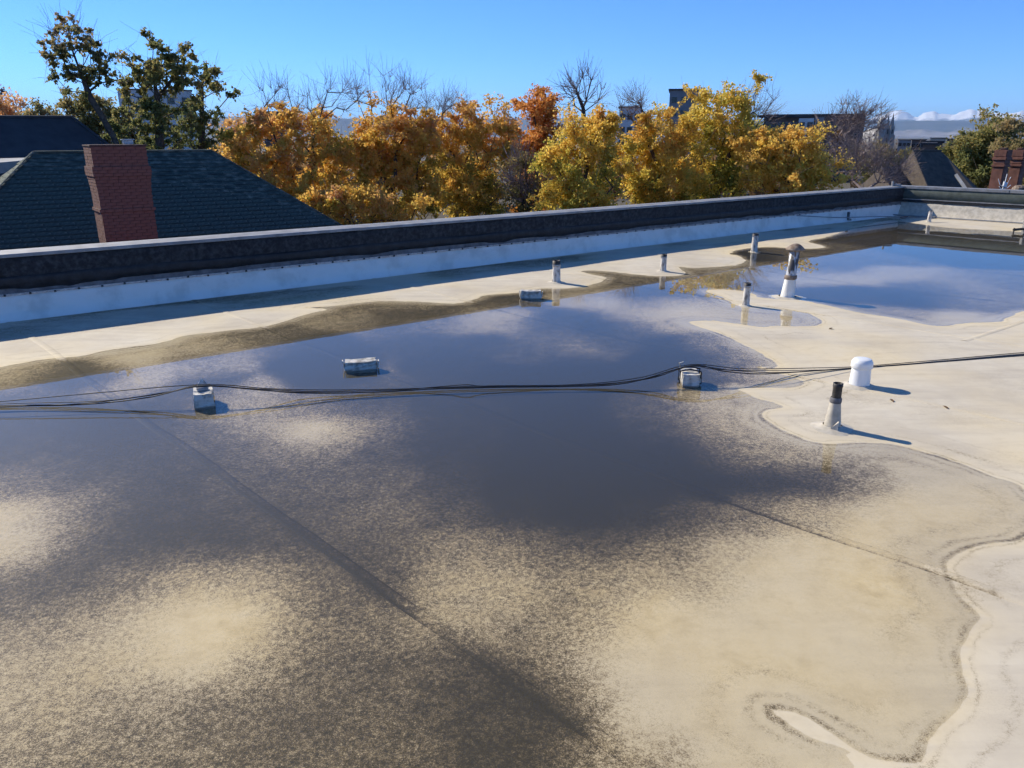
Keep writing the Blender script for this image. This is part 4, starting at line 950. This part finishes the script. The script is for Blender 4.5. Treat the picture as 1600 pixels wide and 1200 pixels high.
# brown roofed house at the end of the view
def house_right():
    r0, r1 = at_dist(1426, 236, 58), at_dist(1470, 235, 60)
    zr = (r0[2] + r1[2]) / 2; r0[2] = r1[2] = zr
    z = zr - 4.6
    A = at_dist(1488, 300, 53.8); B = at_dist(1592, 300, 55.5); C_ = at_dist(1580, 300, 66); D_ = at_dist(1360, 300, 63.5)
    for q in (A, B, C_, D_): q[2] = z
    root = gable_or_hip('brown_roof_house', 'house with dark shaded front roof slope and sunlit brown side', M['shingle_brown'], [A, B, C_, D_], [r0, r1], M['brick'])
    # lower cross wing toward the trees
    a0, a1 = at_dist(1376, 262, 57), at_dist(1414, 257, 60.5)
    w = [at_dist(1438, 300, 52.6), at_dist(1456, 300, 58), at_dist(1390, 300, 66), at_dist(1292, 300, 60)]
    for q in w: q[2] = z - 0.1
    MB().add(w + [a0, a1], [(0, 1, 5, 4), (1, 2, 5), (2, 3, 4, 5), (3, 0, 4)]).build('wing_roof', M['shingle_brown'], root)
    nf = np.cross(B - A, r0 - A); nf /= np.linalg.norm(nf); nf = nf if nf[2] > 0 else -nf
    def on_front(px, py):
        d = ray(px, py); o = np.array([0, 0, CAM_H]); return o + d * (((A - o) @ nf) / (d @ nf))
    s0, s1 = on_front(1493, 274), on_front(1509, 297)
    MB().tube([s0 + nf * .05, s1 + nf * .05], 0.12, 4).build('roof_vent_strip', M['grey_roof'], root)
    MB().tube([r0, A], 0.07, 6).build('hip_cap', M['shingle_brown'], root)
    MB().tube([r0, r1], 0.07, 6).build('ridge_cap', M['shingle_brown'], root)
    return root
house_right()
def brick_stack(px, wpx, r, label, lean=0):
    b = at_dist(px, 300, r); t = at_dist(px + lean, 234, r); w = wpx / F_PX * r
    root = empty('brick_chimney', (b[0], b[1], GROUND_Z), label, 'chimney', 'pair of red brick chimneys')
    def bx(nm, z0, z1, ww, mt=M['brick']): MB().bevel_box((b[0], b[1], (z0 + z1) / 2), (ww, ww * 0.9, z1 - z0), 0.03, ax=U).build(nm, mt, root)
    zt = t[2]
    bx('shaft', GROUND_Z, zt - 0.75, w * 0.92); bx('lower_band', zt - 0.75, zt - 0.62, w * 1.06); bx('neck', zt - 0.62, zt - 0.45, w * 0.94); bx('corbel', zt - 0.45, zt - 0.30, w * 1.12); bx('crown', zt - 0.30, zt, w * 1.0)
    bx('flue', zt, zt + 0.1, w * 0.5, M['mortar'])
brick_stack(1556, 17, 42, 'red brick chimney nearer the shaded roof slope')
brick_stack(1582, 16, 43.5, 'red brick chimney nearest the picture edge')
# white roof antenna between the chimneys
b = at_dist(1567, 296, 40)
an = empty('roof_antenna', (b[0], b[1], b[2] - 0.6), 'small pale branching aerial between the brick chimneys', 'antenna')
MB().tube([b + [0, 0, -0.6], b + [0, 0, 0.35]], 0.03, 6).build('mast', M['pvc'], an)
for k, (dx, dz, z) in enumerate([(-0.28, .34, .1), (.24, .40, .12), (-.18, .12, .0), (.30, .16, .02), (.06, .45, .2)]):
    MB().tube([b + [0, 0, z], b + [dx * .6, 0, z + dz * .3], b + [dx, 0, z + dz]], 0.018, 5).build('rod', M['pvc'], an)
MB().bevel_box(b + [0.02, -0.05, 0.2], (0.16, 0.1, 0.2), 0.02).build('receiver', M['pvc'], an)
q = at_dist(1593, 295, 38)
props(MB().lathe(q + [0, 0, -1.0], [(0.30, 0), (0.30, 0.9), (0.26, 1.05), (0.16, 1.13), (0.001, 1.15)], 14).build('turbine_vent', M['rust']), 'round rusty roof vent beside the edge chimney', 'vent')

# ------------------------------------------------------------------ far buildings
def far_block(name, label, r, x0, x1, ytop, mat, depth=14, win=None, roofmat=None, cat='building', extra=None, slope=0):
    a, b_ = at_dist(x0, ytop, r), at_dist(x1, ytop + slope, r); zt = (a[2] + b_[2]) / 2
    ax = (b_ - a); ax[2] = 0; L = np.linalg.norm(ax); ax /= L; bk = np.array([-ax[1], ax[0], 0])
    root = empty(name, ((a + b_)[0] / 2, (a + b_)[1] / 2, GROUND_Z), label, cat)
    mid = (a + b_) / 2 + bk * depth / 2
    MB().box((mid[0], mid[1], (zt + GROUND_Z) / 2), (L, depth, zt - GROUND_Z), ax=ax).build('wall', mat, root)
    MB().box((mid[0], mid[1], zt + 0.15), (L + 0.6, depth + 0.6, 0.3), ax=ax).build('roof_edge', roofmat or M['far_dark'], root)
    if win:
        nx, nz, ww, wh, gap = win
        for i in range(nx):
            for j in range(nz):
                c = a + ax * (L * (i + 0.5) / nx) - bk * 0.02; zc = zt - gap * (j + 0.7)
                w_ = MB().box((c[0], c[1], zc), (ww, 0.16, wh), ax=ax).build('window', M['far_grey'], root)
                MB().box((c[0] - bk[0] * 0.09, c[1] - bk[1] * 0.09, zc), (ww * 0.86, 0.06, wh * 0.88), ax=ax).build('pane', M['glass'], w_)
    return root, a, ax, bk, L, zt
far_block('white_office', 'white block half hidden behind the green trees', 260, 183, 299, 141, M['far_white'], 18, (5, 4, 2.0, 2.0, 4.0))
far_block('brick_building', 'brown brick building edge beside the orange trees', 190, 409, 440, 176, M['far_brown'], 14, (2, 3, 1.5, 1.6, 3.2))
far_block('grey_penthouse', 'grey flat roofed block peeking over the tall yellow tree', 170, 1047, 1092, 141, M['far_grey'], 10, (3, 2, 1.2, 1.2, 2.6))
far_block('pale_block', 'pale block seen through twigs above the yellow trees', 210, 968, 1002, 168, M['far_white'], 12, (3, 3, 1.4, 1.5, 3.2))
ap, a, ax, bk, L, zt = far_block('apartment_block', 'long dark apartment block with white bay behind bare trees', 235, 1195, 1352, 176, M['far_brown'], 16, None, slope=8)
P2 = lambda f, d, z: a + ax * (L * f) - bk * d + np.array([0, 0, zt - a[2] + z])
MB().box(P2(0.20, 0.0, -0.2), (L * 0.55, 1.6, 0.7), ax=ax).build('eave', M['far_dark'], ap)
MB().box(P2(0.43, 0.6, -4.6), (L * 0.15, 1.4, 7.6), ax=ax).build('white_bay', M['far_white'], ap)
MB().box(P2(0.56, 0.5, -4.4), (L * 0.09, 1.2, 7.6), ax=ax).build('grey_bay', M['far_grey'], ap)
MB().box(P2(0.93, 0.5, -5.0), (L * 0.08, 1.4, 8.8), ax=ax).build('end_bay', M['far_brown'], ap)
for f in (0.04, 0.11, 0.18, 0.25, 0.31, 0.39, 0.47, 0.56, 0.66, 0.74, 0.82, 0.94):
    for z in (-2.6, -5.6, -8.6):
        dd = 1.36 if 0.35 < f < 0.51 else (1.16 if 0.51 < f < 0.61 else (1.24 if f > .9 else 0.03))
        w_ = MB().box(P2(f, dd, z), (1.5, 0.1, 1.7), ax=ax).build('window', M['far_grey'], ap)
        MB().box(P2(f, dd + 0.06, z), (1.25, 0.06, 1.45), ax=ax).build('pane', M['glass'], w_)
for f in (0.08, 0.28, 0.70, 0.80):
    for z in (-3.9, -6.9): MB().box(P2(f, 0.8, z), (3.0, 1.5, 0.25), ax=ax).build('balcony', M['far_dark'], ap)
# church with two spires and a pale domed turret
def church():
    r = 620
    c = at_dist(1384, 215, r); root = empty('church', (c[0], c[1], GROUND_Z), 'grey church with slender spires against the mountains', 'church')
    def z_at(x, y): return at_dist(x, y, r)[2]
    for x, yt, ys, w in ((1384, 178, 200, 3.0), (1391, 176, 200, 3.0)):
        p = at_dist(x, 215, r); zb, zt_ = z_at(x, ys), z_at(x, yt)
        tw = MB().box((p[0], p[1], (GROUND_Z + zb) / 2), (w, w, zb - GROUND_Z)).build('tower', M['stone'], root)
        MB().lathe((p[0], p[1], zb), [(w * 0.55, 0), (w * 0.36, (zt_ - zb) * .4), (0.05, zt_ - zb)], 8).build('spire', M['stone'], tw)
        for k in (-1, 1): MB().lathe((p[0] + k * w * .45, p[1] - w * .45, zb), [(0.35, 0), (0.05, 3.0)], 5).build('pinnacle', M['stone'], tw)
        for zz in (zb - 2.5, zb - 8): MB().box((p[0], p[1] - w / 2, zz), (0.8, 0.2, 3.0)).build('belfry_opening', M['far_dark'], tw)
    p = at_dist(1375.5, 215, r * .98); zb, zt_ = z_at(1375, 194), z_at(1378, 184)
    MB().lathe((p[0], p[1], GROUND_Z), [(3.2, 0), (2.9, zb - GROUND_Z)], 10).build('turret', M['stone'], root)
    MB().lathe((p[0], p[1], zb), [(2.9, 0), (3.1, .5), (2.8, (zt_ - zb) * .5), (1.4, (zt_ - zb) * .9), (0.2, zt_ - zb)], 12).build('dome', M['pale_stone'], root, True)
    q = at_dist(1378.5, 215, r); zt2 = z_at(1378, 177)
    MB().lathe((q[0], q[1], zb - 3), [(1.3, 0), (0.05, zt2 - zb + 3)], 8).build('spire', M['stone'], root)
    n = at_dist(1386, 207, r * 1.01)
    MB().add([(n[0] - 7, n[1] + 2, n[2] - 2), (n[0] + 7, n[1] + 2, n[2] - 2), (n[0] + 7, n[1] + 30, n[2] - 2), (n[0] - 7, n[1] + 30, n[2] - 2), (n[0], n[1] + 2, n[2] + 3), (n[0], n[1] + 30, n[2] + 3),
              (n[0] - 7, n[1] + 2, GROUND_Z), (n[0] + 7, n[1] + 2, GROUND_Z), (n[0] + 7, n[1] + 30, GROUND_Z), (n[0] - 7, n[1] + 30, GROUND_Z)],
             [(0, 1, 4), (1, 2, 5, 4), (2, 3, 5), (3, 0, 4, 5), (0, 6, 7, 1), (1, 7, 8, 2), (2, 8, 9, 3), (3, 9, 6, 0)]).build('nave', M['stone'], root)
church()
# low town roofs in the gap below the mountains
for k, (x0, x1, y, r, mt, lb) in enumerate([(1454, 1478, 216, 420, 'far_tan', 'low tan flat roofed building before the mountains'), (1425, 1447, 219, 300, 'far_brown', 'brown low block beside the church'), (1448, 1474, 222, 210, 'far_dark', 'dark roofed low building over the brown roofed house'), (1404, 1424, 219, 360, 'far_grey', 'grey low block below the spires'), (1480, 1500, 218, 330, 'far_brown', 'small brown building near the edge trees'), (1442, 1462, 226, 150, 'far_brown', 'brick house top close behind the brown roofed house')]):
    far_block('town_building', lb, r, x0, x1, y, M[mt], 12, (3, 1, 1.3, 1.4, 2.4))

# ------------------------------------------------------------------ trees
def leaf_mesh(C, size, tint, name, mat, parent):
    n = len(C)
    d1 = RNG.normal(size=(n, 3)); d1 /= np.linalg.norm(d1, axis=1)[:, None]
    d2 = np.cross(d1, RNG.normal(size=(n, 3))); d2 /= np.linalg.norm(d2, axis=1)[:, None]
    s = size * RNG.uniform(0.55, 1.35, n)[:, None]
    a, b = d1 * s * 0.5, d2 * s * 0.36
    V = np.stack([C - a, C + b * 0.9 - a * 0.1, C + a, C - b], 1).reshape(-1, 3)
    Fq = np.arange(n * 4).reshape(-1, 4)
    o = mesh_obj(name, V, Fq, mat, parent)
    set_attr(o, 'tint', np.clip(tint, 0, 1), 'FACE')
    return o
def make_tree(name, label, r, blobs, leaf, n_leaf, size, cat='tree', bare=(), trunk=None, tint0=0.55, tint_h=0.25, clump=0.42, n_att=170, bark='bark', down=True, sparse=0.0, trunk_r=0.2, group=None, twig_r=0.007, crown_mat=None, bare_att=26):
    toW = lambda x, y: at_dist(x, y, r)
    els = []; sc = r / F_PX
    for (x, y, rx, ry) in blobs: els.append((toW(x, y), rx * sc, ry * sc, False))
    if blobs:
        cx = np.mean([e[0] for e in els], 0); zmin = min(e[0][2] - e[2] for e in els)
    else:
        cx = np.mean([toW(x, y) for x, y, _, _ in bare], 0); zmin = cx[2] - 2
    if down and blobs:
        wide = (max(e[0][0] + e[1] for e in els) - min(e[0][0] - e[1] for e in els)) / 2
        els.append((np.array([cx[0], cx[1], zmin - 0.8]), wide * 0.85, 2.4, True))
    base = np.array([cx[0], cx[1], GROUND_Z]) if trunk is None else np.array([*toW(*trunk[0])[:2], GROUND_Z])
    root = empty(name, base, label, cat, group)
    # attractors
    att = []; lea = []
    vol = np.array([e[1] * e[1] * e[2] for e in els]) ** 0.75
    if len(els): cnt = np.maximum(4, (n_att * vol / vol.sum())).astype(int)
    for e, c in zip(els, cnt if len(els) else []):
        if e[3]: c = max(10, int(c / 1.3))
        d = RNG.normal(size=(c, 3)); d /= np.linalg.norm(d, axis=1)[:, None]
        rad = (RNG.uniform(0.12, 1.0, c) ** 0.55) * RNG.uniform(0.85, 1.18, c)
        att.append(e[0] + d * rad[:, None] * np.array([e[1], e[1] * 0.9, e[2]])); lea.append(np.ones(c, bool))
    for (x, y, rx, ry) in bare:
        c = bare_att; d = RNG.normal(size=(c, 3)); d /= np.linalg.norm(d, axis=1)[:, None]
        att.append(toW(x, y) + d * (RNG.uniform(0.3, 1, c) ** 0.6)[:, None] * np.array([rx, rx * 0.9, ry]) * sc); lea.append(np.zeros(c, bool))
    att = np.concatenate(att); lea = np.concatenate(lea)
    # skeleton grown node by node
    if trunk is None:
        top = np.array([cx[0], cx[1], min(zmin + 0.5, cx[2])])
        tp = [base, base * 0.5 + top * 0.5 + np.array([0.15, 0.1, 0]), top]
    else:
        tp = [base] + [toW(*q) for q in trunk]
    nodes = []; par = []
    for k in range(len(tp) - 1):
        for j in range(5):
            nodes.append(tp[k] + (tp[k + 1] - tp[k]) * j / 5); par.append(len(nodes) - 2)
    nodes.append(tp[-1]); par.append(len(nodes) - 2)
    nodes = list(map(np.array, nodes)); start = 5 if trunk is None else 6
    order = np.argsort(np.linalg.norm(att - tp[-1], axis=1)) if trunk is None else np.argsort([min(np.linalg.norm(q - nn) for nn in nodes[start:]) for q in att])
    plen = [0.0] * len(nodes)
    for k in range(1, len(nodes)): plen[k] = plen[par[k]] + (np.linalg.norm(nodes[k] - nodes[par[k]]) if k >= start else 0)
    tips = []
    for q in order:
        A = np.array(nodes[start:]); dist = np.linalg.norm(A - att[q], axis=1); 
        pen = dist + 0.45 * np.array(plen[start:]) + 1.2 * np.maximum(0, A[:, 2] - att[q][2])
        k = int(np.argmin(pen)) + start
        p0 = nodes[k]; L = np.linalg.norm(att[q] - p0); m = max(1, int(L / 0.7)); prev = k
        bend = RNG.normal(size=3) * 0.10 * L + np.array([0, 0, -0.04 * L])
        for j in range(1, m + 1):
            f = j / m; nodes.append(p0 + (att[q] - p0) * f + bend * math.sin(math.pi * f)); par.append(prev)
            plen.append(plen[prev] + L / m); prev = len(nodes) - 1
        tips.append((prev, q))
    nn = len(nodes); load = np.zeros(nn)
    for t, _ in tips: load[t] += 1
    for k in range(nn - 1, 0, -1): load[par[k]] += load[k]
    rad = np.maximum(twig_r, trunk_r * (np.maximum(load, 0.6) / max(1, load[0])) ** 0.62)
    mbk = MB(); mtw = MB()
    NP = np.array(nodes)
    for k in range(1, nn):
        p = par[k]
        if rad[k] > 0.05: mbk.tube([NP[p], NP[k]], [rad[p] if p >= start - 1 or True else rad[k], rad[k]], 6)
        else: mbk.tube([NP[p], NP[k]], [min(rad[p], rad[k] * 1.4), rad[k]], 3)
    # twigs
    for t, q in tips:
        nt_ = 7 if not lea[q] else 1
        d0 = NP[t] - NP[par[t]]; d0 = d0 / (np.linalg.norm(d0) + 1e-6)
        for _ in range(nt_):
            d = d0 + RNG.normal(size=3) * 0.6 + np.array([0, 0, 0.35]); d /= np.linalg.norm(d); L = RNG.uniform(0.4, 1.25) * (r / 40) ** 0.4
            mid = NP[t] + d * L * 0.5 + RNG.normal(size=3) * 0.05
            mtw.tube([NP[t], mid, NP[t] + d * L + np.array([0, 0, 0.06])], [twig_r, twig_r * 0.75, twig_r * 0.45], 3)
    # cheap branch mesh through numpy: everything is triangles and quads
    mbk.build('trunk', M[bark], root)
    props(mtw.build('twigs', M['bark_pale'], root), kind='stuff')
    # leaves
    if n_leaf:
        ids = [(t, q) for t, q in tips if lea[q] and RNG.uniform() > sparse]
        per = n_leaf // max(1, len(ids)); Cs = []; Ts = []
        zlo, zhi = att[lea][:, 2].min(), att[lea][:, 2].max()
        for t, q in ids:
            m = int(per * RNG.uniform(0.5, 1.5)); k = RNG.uniform(0.75, 1.25) * clump
            ns = 9; dirs = RNG.normal(size=(ns, 3)) + np.array([0, 0, 0.25]); dirs /= np.linalg.norm(dirs, axis=1)[:, None]
            ln = RNG.uniform(0.9, 2.1, ns) * k; pick = RNG.integers(0, ns, m); f = RNG.uniform(0.05, 1, m)
            P_ = att[q] + dirs[pick] * (ln[pick] * f)[:, None] + np.array([0, 0, -1.0]) * (f ** 2 * 0.35 * k)[:, None] + RNG.normal(size=(m, 3)) * 0.22 * k * np.array([1, 1, .7])
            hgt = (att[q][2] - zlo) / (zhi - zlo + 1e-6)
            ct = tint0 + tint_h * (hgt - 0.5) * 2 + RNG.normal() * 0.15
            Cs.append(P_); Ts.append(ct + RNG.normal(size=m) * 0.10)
        leaf_mesh(np.concatenate(Cs), size, np.concatenate(Ts), 'crown', LEAF[leaf], root)
    return root

make_tree('locust_tree', 'orange locust tree beside the hip roof, twigs bare at the top', 37, [(400, 262, 52, 70), (470, 215, 70, 58), (520, 265, 55, 70), (440, 300, 80, 50), (372, 232, 24, 30), (425, 205, 35, 35)], 'orange', 56000, 0.13, bare=[(450, 158, 52, 26), (520, 152, 46, 28)], tint0=0.5, tint_h=0.24, n_att=165)
make_tree('locust_tree', 'large orange and yellow locust tree with a crest of bare twigs', 38, [(600, 215, 66, 50), (640, 192, 50, 34), (590, 285, 66, 55), (655, 275, 50, 62), (565, 230, 35, 50)], 'orange', 56000, 0.13, bare=[(582, 148, 60, 28), (640, 155, 34, 22)], tint0=0.42, tint_h=0.30, n_att=160)
make_tree('locust_tree', 'orange topped tree turning green below, left of the rust red tree', 40, [(715, 205, 45, 42), (765, 215, 42, 52), (720, 285, 60, 55), (770, 290, 40, 50)], 'orange', 46000, 0.13, bare=[(700, 168, 36, 16)], tint0=0.37, tint_h=0.38, n_att=140)
make_tree('locust_tree', 'low yellow tree filling the gap behind the hip roof eave', 33, [(545, 325, 60, 30), (480, 330, 50, 26), (610, 335, 50, 26)], 'orange', 26000, 0.12, tint0=0.45, tint_h=0.2, n_att=90)
make_tree('rust_tree', 'rust red rounded tree just left of the bare twig crown', 47, [(836, 165, 36, 28), (828, 205, 42, 42), (856, 225, 26, 45)], 'rust', 24000, 0.14, tint0=0.6, tint_h=0.3, n_att=80)
make_tree('bare_tree', 'bare dark tree spreading a fan of twigs above the yellow trees', 42, [], 'rust', 0, 0.1, bare=[(912, 142, 30, 26)], trunk=[(915, 260), (914, 205), (911, 168)], n_att=0, bare_att=26, twig_r=0.013, trunk_r=0.12)
make_tree('locust_tree', 'bright yellow tree with green shaded side in front of the bare tree', 34, [(912, 212, 46, 42), (880, 258, 46, 52), (940, 250, 42, 62), (900, 305, 60, 30), (945, 198, 28, 28)], 'yellow', 40000, 0.115, tint0=0.52, tint_h=0.25, n_att=115)
make_tree('locust_tree', 'golden locust tree at the middle of the yellow row', 36, [(1032, 195, 46, 34), (1005, 245, 46, 50), (1062, 262, 48, 55), (1010, 300, 40, 28)], 'yellow', 38000, 0.12, bare=[(990, 168, 22, 20)], tint0=0.60, tint_h=0.25, n_att=110)
make_tree('locust_tree', 'tallest yellow green tree with loose sprays at its top', 38, [(1108, 172, 50, 28), (1150, 152, 38, 26), (1100, 228, 56, 48), (1160, 215, 46, 60), (1120, 288, 68, 32)], 'yellow', 42000, 0.12, bare=[(1182, 170, 24, 30)], tint0=0.42, tint_h=0.28, n_att=125, sparse=0.06)
make_tree('locust_tree', 'low orange yellow tree before the dark apartment block', 36, [(1190, 240, 46, 40), (1252, 232, 36, 26), (1220, 275, 60, 30), (1292, 262, 34, 32)], 'yellow', 36000, 0.12, tint0=0.64, tint_h=0.25, n_att=100)
make_tree('bare_tree', 'greyish purple bare tree before the apartment block', 64, [(1290, 218, 30, 18)], 'brown', 1500, 0.2, bare=[(1330, 182, 22, 22), (1360, 190, 22, 22), (1310, 205, 30, 22)], bark='bark_pale', n_att=30, bare_att=40, twig_r=0.015, sparse=0.4)
make_tree('bare_tree', 'tangled bare shrubby tree with few olive leaves near the church', 74, [(1372, 232, 34, 18), (1345, 250, 40, 24), (1400, 245, 25, 16)], 'olive', 8000, 0.16, bare=[(1340, 245, 40, 30), (1380, 262, 40, 20)], bark='bark_pale', n_att=80, bare_att=45, twig_r=0.015, sparse=0.2)
make_tree('bare_tree', 'dark half bare tree between the rust tree and yellow tree', 36, [(818, 285, 26, 40)], 'olive', 4500, 0.12, bare=[(815, 275, 24, 40), (835, 310, 30, 20)], n_att=40, bare_att=50, twig_r=0.012, sparse=0.2)
make_tree('bare_tree', 'leafless brownish tree screening the sunlit brown roof', 50, [], 'brown', 0, 0.1, bare=[(1352, 258, 34, 26), (1392, 268, 26, 20), (1325, 245, 26, 26)], bark='bark_pale', n_att=0, bare_att=42, twig_r=0.010, trunk_r=0.09)
make_tree('broadleaf_tree', 'bushy green tree above the brick chimneys', 72, [(1540, 212, 40, 28), (1510, 240, 34, 30), (1572, 232, 30, 40), (1540, 268, 62, 30), (1495, 262, 20, 25)], 'green', 34000, 0.22, tint0=0.62, tint_h=0.28, clump=0.6, n_att=150)
make_tree('broadleaf_tree', 'brownish tree at the picture edge behind the chimneys', 66, [(1605, 222, 34, 30), (1615, 265, 40, 36)], 'olive', 14000, 0.2, tint0=0.7, clump=0.55, n_att=80)
make_tree('leaning_tree', 'tall leaning tree with sparse dusty olive brown leaves above the chimney', 34, [(110, 62, 40, 28), (150, 95, 32, 26), (98, 100, 26, 26), (158, 120, 30, 18), (120, 130, 26, 18), (86, 64, 18, 16)], 'olive', 5200, 0.12, trunk=[(192, 250), (178, 215), (158, 180), (140, 150), (128, 118), (116, 85), (106, 55)], tint0=0.6, tint_h=0.4, clump=0.14, n_att=95, down=False, trunk_r=0.11, bare=[(112, 66, 36, 24)], bare_att=4)
make_tree('broadleaf_tree', 'tall dark green tree with open crown behind the chimney house', 36, [(238, 92, 46, 34), (265, 125, 52, 32), (214, 118, 30, 30), (250, 185, 54, 48), (225, 215, 45, 30), (292, 105, 20, 26)], 'green', 17000, 0.12, trunk=[(250, 260), (249, 200), (245, 150), (238, 105)], tint0=0.66, tint_h=0.15, clump=0.20, n_att=140, sparse=0.12, down=False)
make_tree('broadleaf_tree', 'slim green tree with feathery top next to the orange trees', 39, [(318, 112, 26, 20), (346, 148, 20, 16), (306, 155, 28, 28), (322, 205, 38, 48), (290, 215, 30, 40)], 'green', 11000, 0.12, trunk=[(315, 260), (316, 190), (316, 130)], tint0=0.62, tint_h=0.15, clump=0.19, n_att=95, sparse=0.12, down=False)
make_tree('broadleaf_tree', 'olive bushy tree low behind the leaning trunk', 43, [(140, 180, 42, 28), (180, 195, 40, 40), (110, 168, 22, 14), (215, 205, 30, 30), (130, 215, 50, 30)], 'olive', 20000, 0.15, tint0=0.45, clump=0.4, n_att=90)
make_tree('broadleaf_tree', 'pale orange tree far beyond the slate roof', 85, [(14, 168, 26, 16), (-30, 165, 30, 22)], 'orange', 7000, 0.24, tint0=0.85, clump=0.6, n_att=50)
make_tree('broadleaf_tree', 'low hazy tree beside the slate roof ridge', 95, [(72, 180, 26, 10), (48, 184, 22, 9)], 'olive', 5000, 0.26, tint0=0.6, clump=0.6, n_att=36)
make_tree('maroon_tree', 'dark maroon tree top cut by the picture edge', 120, [(-4, 140, 8, 20), (-8, 170, 14, 20)], 'pink', 3000, 0.3, tint0=0.3, clump=0.5, n_att=40)
make_tree('locust_tree', 'pale orange tree behind the slim green tree', 58, [(368, 205, 28, 24), (385, 230, 30, 30)], 'orange', 10000, 0.17, tint0=0.72, clump=0.5, n_att=60)

# distant tree mass of the town
def distant_trees():
    Cs, Ts = [], []
    for k in range(420):
        azm = RNG.uniform(math.radians(-37), math.radians(37)); r = 95 * (1500 / 95) ** RNG.uniform()
        h = GROUND_Z + RNG.uniform(6.0, 9.6) ; w = RNG.uniform(2.5, 5.5); m = int(np.clip(9000 / r, 18, 90))
        c = np.array([r * math.sin(azm), r * math.cos(azm), h - 2.5])
        d = RNG.normal(size=(m, 3)); d /= np.linalg.norm(d, axis=1)[:, None]
        Cs.append(c + d * (RNG.uniform(0.4, 1, m) ** .5)[:, None] * np.array([w, w, 3.2])); Ts.append(np.clip(RNG.uniform(0.1, 0.9) + RNG.normal(size=m) * .1, 0, 1))
    o = leaf_mesh(np.concatenate(Cs), 1.7, np.concatenate(Ts), 'distant_treeline', LEAF['brown'], None)
    props(o, 'distant brown tree mass of the town below the mountains', 'treeline', kind='stuff')
distant_trees()

# ------------------------------------------------------------------ the air
def haze():
    m = bpy.data.materials.new('haze air'); m.use_nodes = True; nt = m.node_tree
    nt.nodes.remove(nt.nodes['Principled BSDF'])
    pv = nt.nodes.new('ShaderNodeVolumePrincipled'); pv.inputs['Color'].default_value = (0.42, 0.66, 1.0, 1); pv.inputs['Density'].default_value = 2.0e-5; pv.inputs['Anisotropy'].default_value = 0.0
    nt.links.new(pv.outputs[0], nt.nodes['Material Output'].inputs['Volume'])
    mb = MB().box((0, 0, 1500), (200000, 200000, 3100))
    for k, v in enumerate(mb.V):
        x, y, z = v; mb.V[k] = (x, y, -30.0 if z < 1000 else 1750.0)
    props(mb.build('haze', m), 'thin blue air haze over the town and hills', 'haze', kind='stuff')
haze()
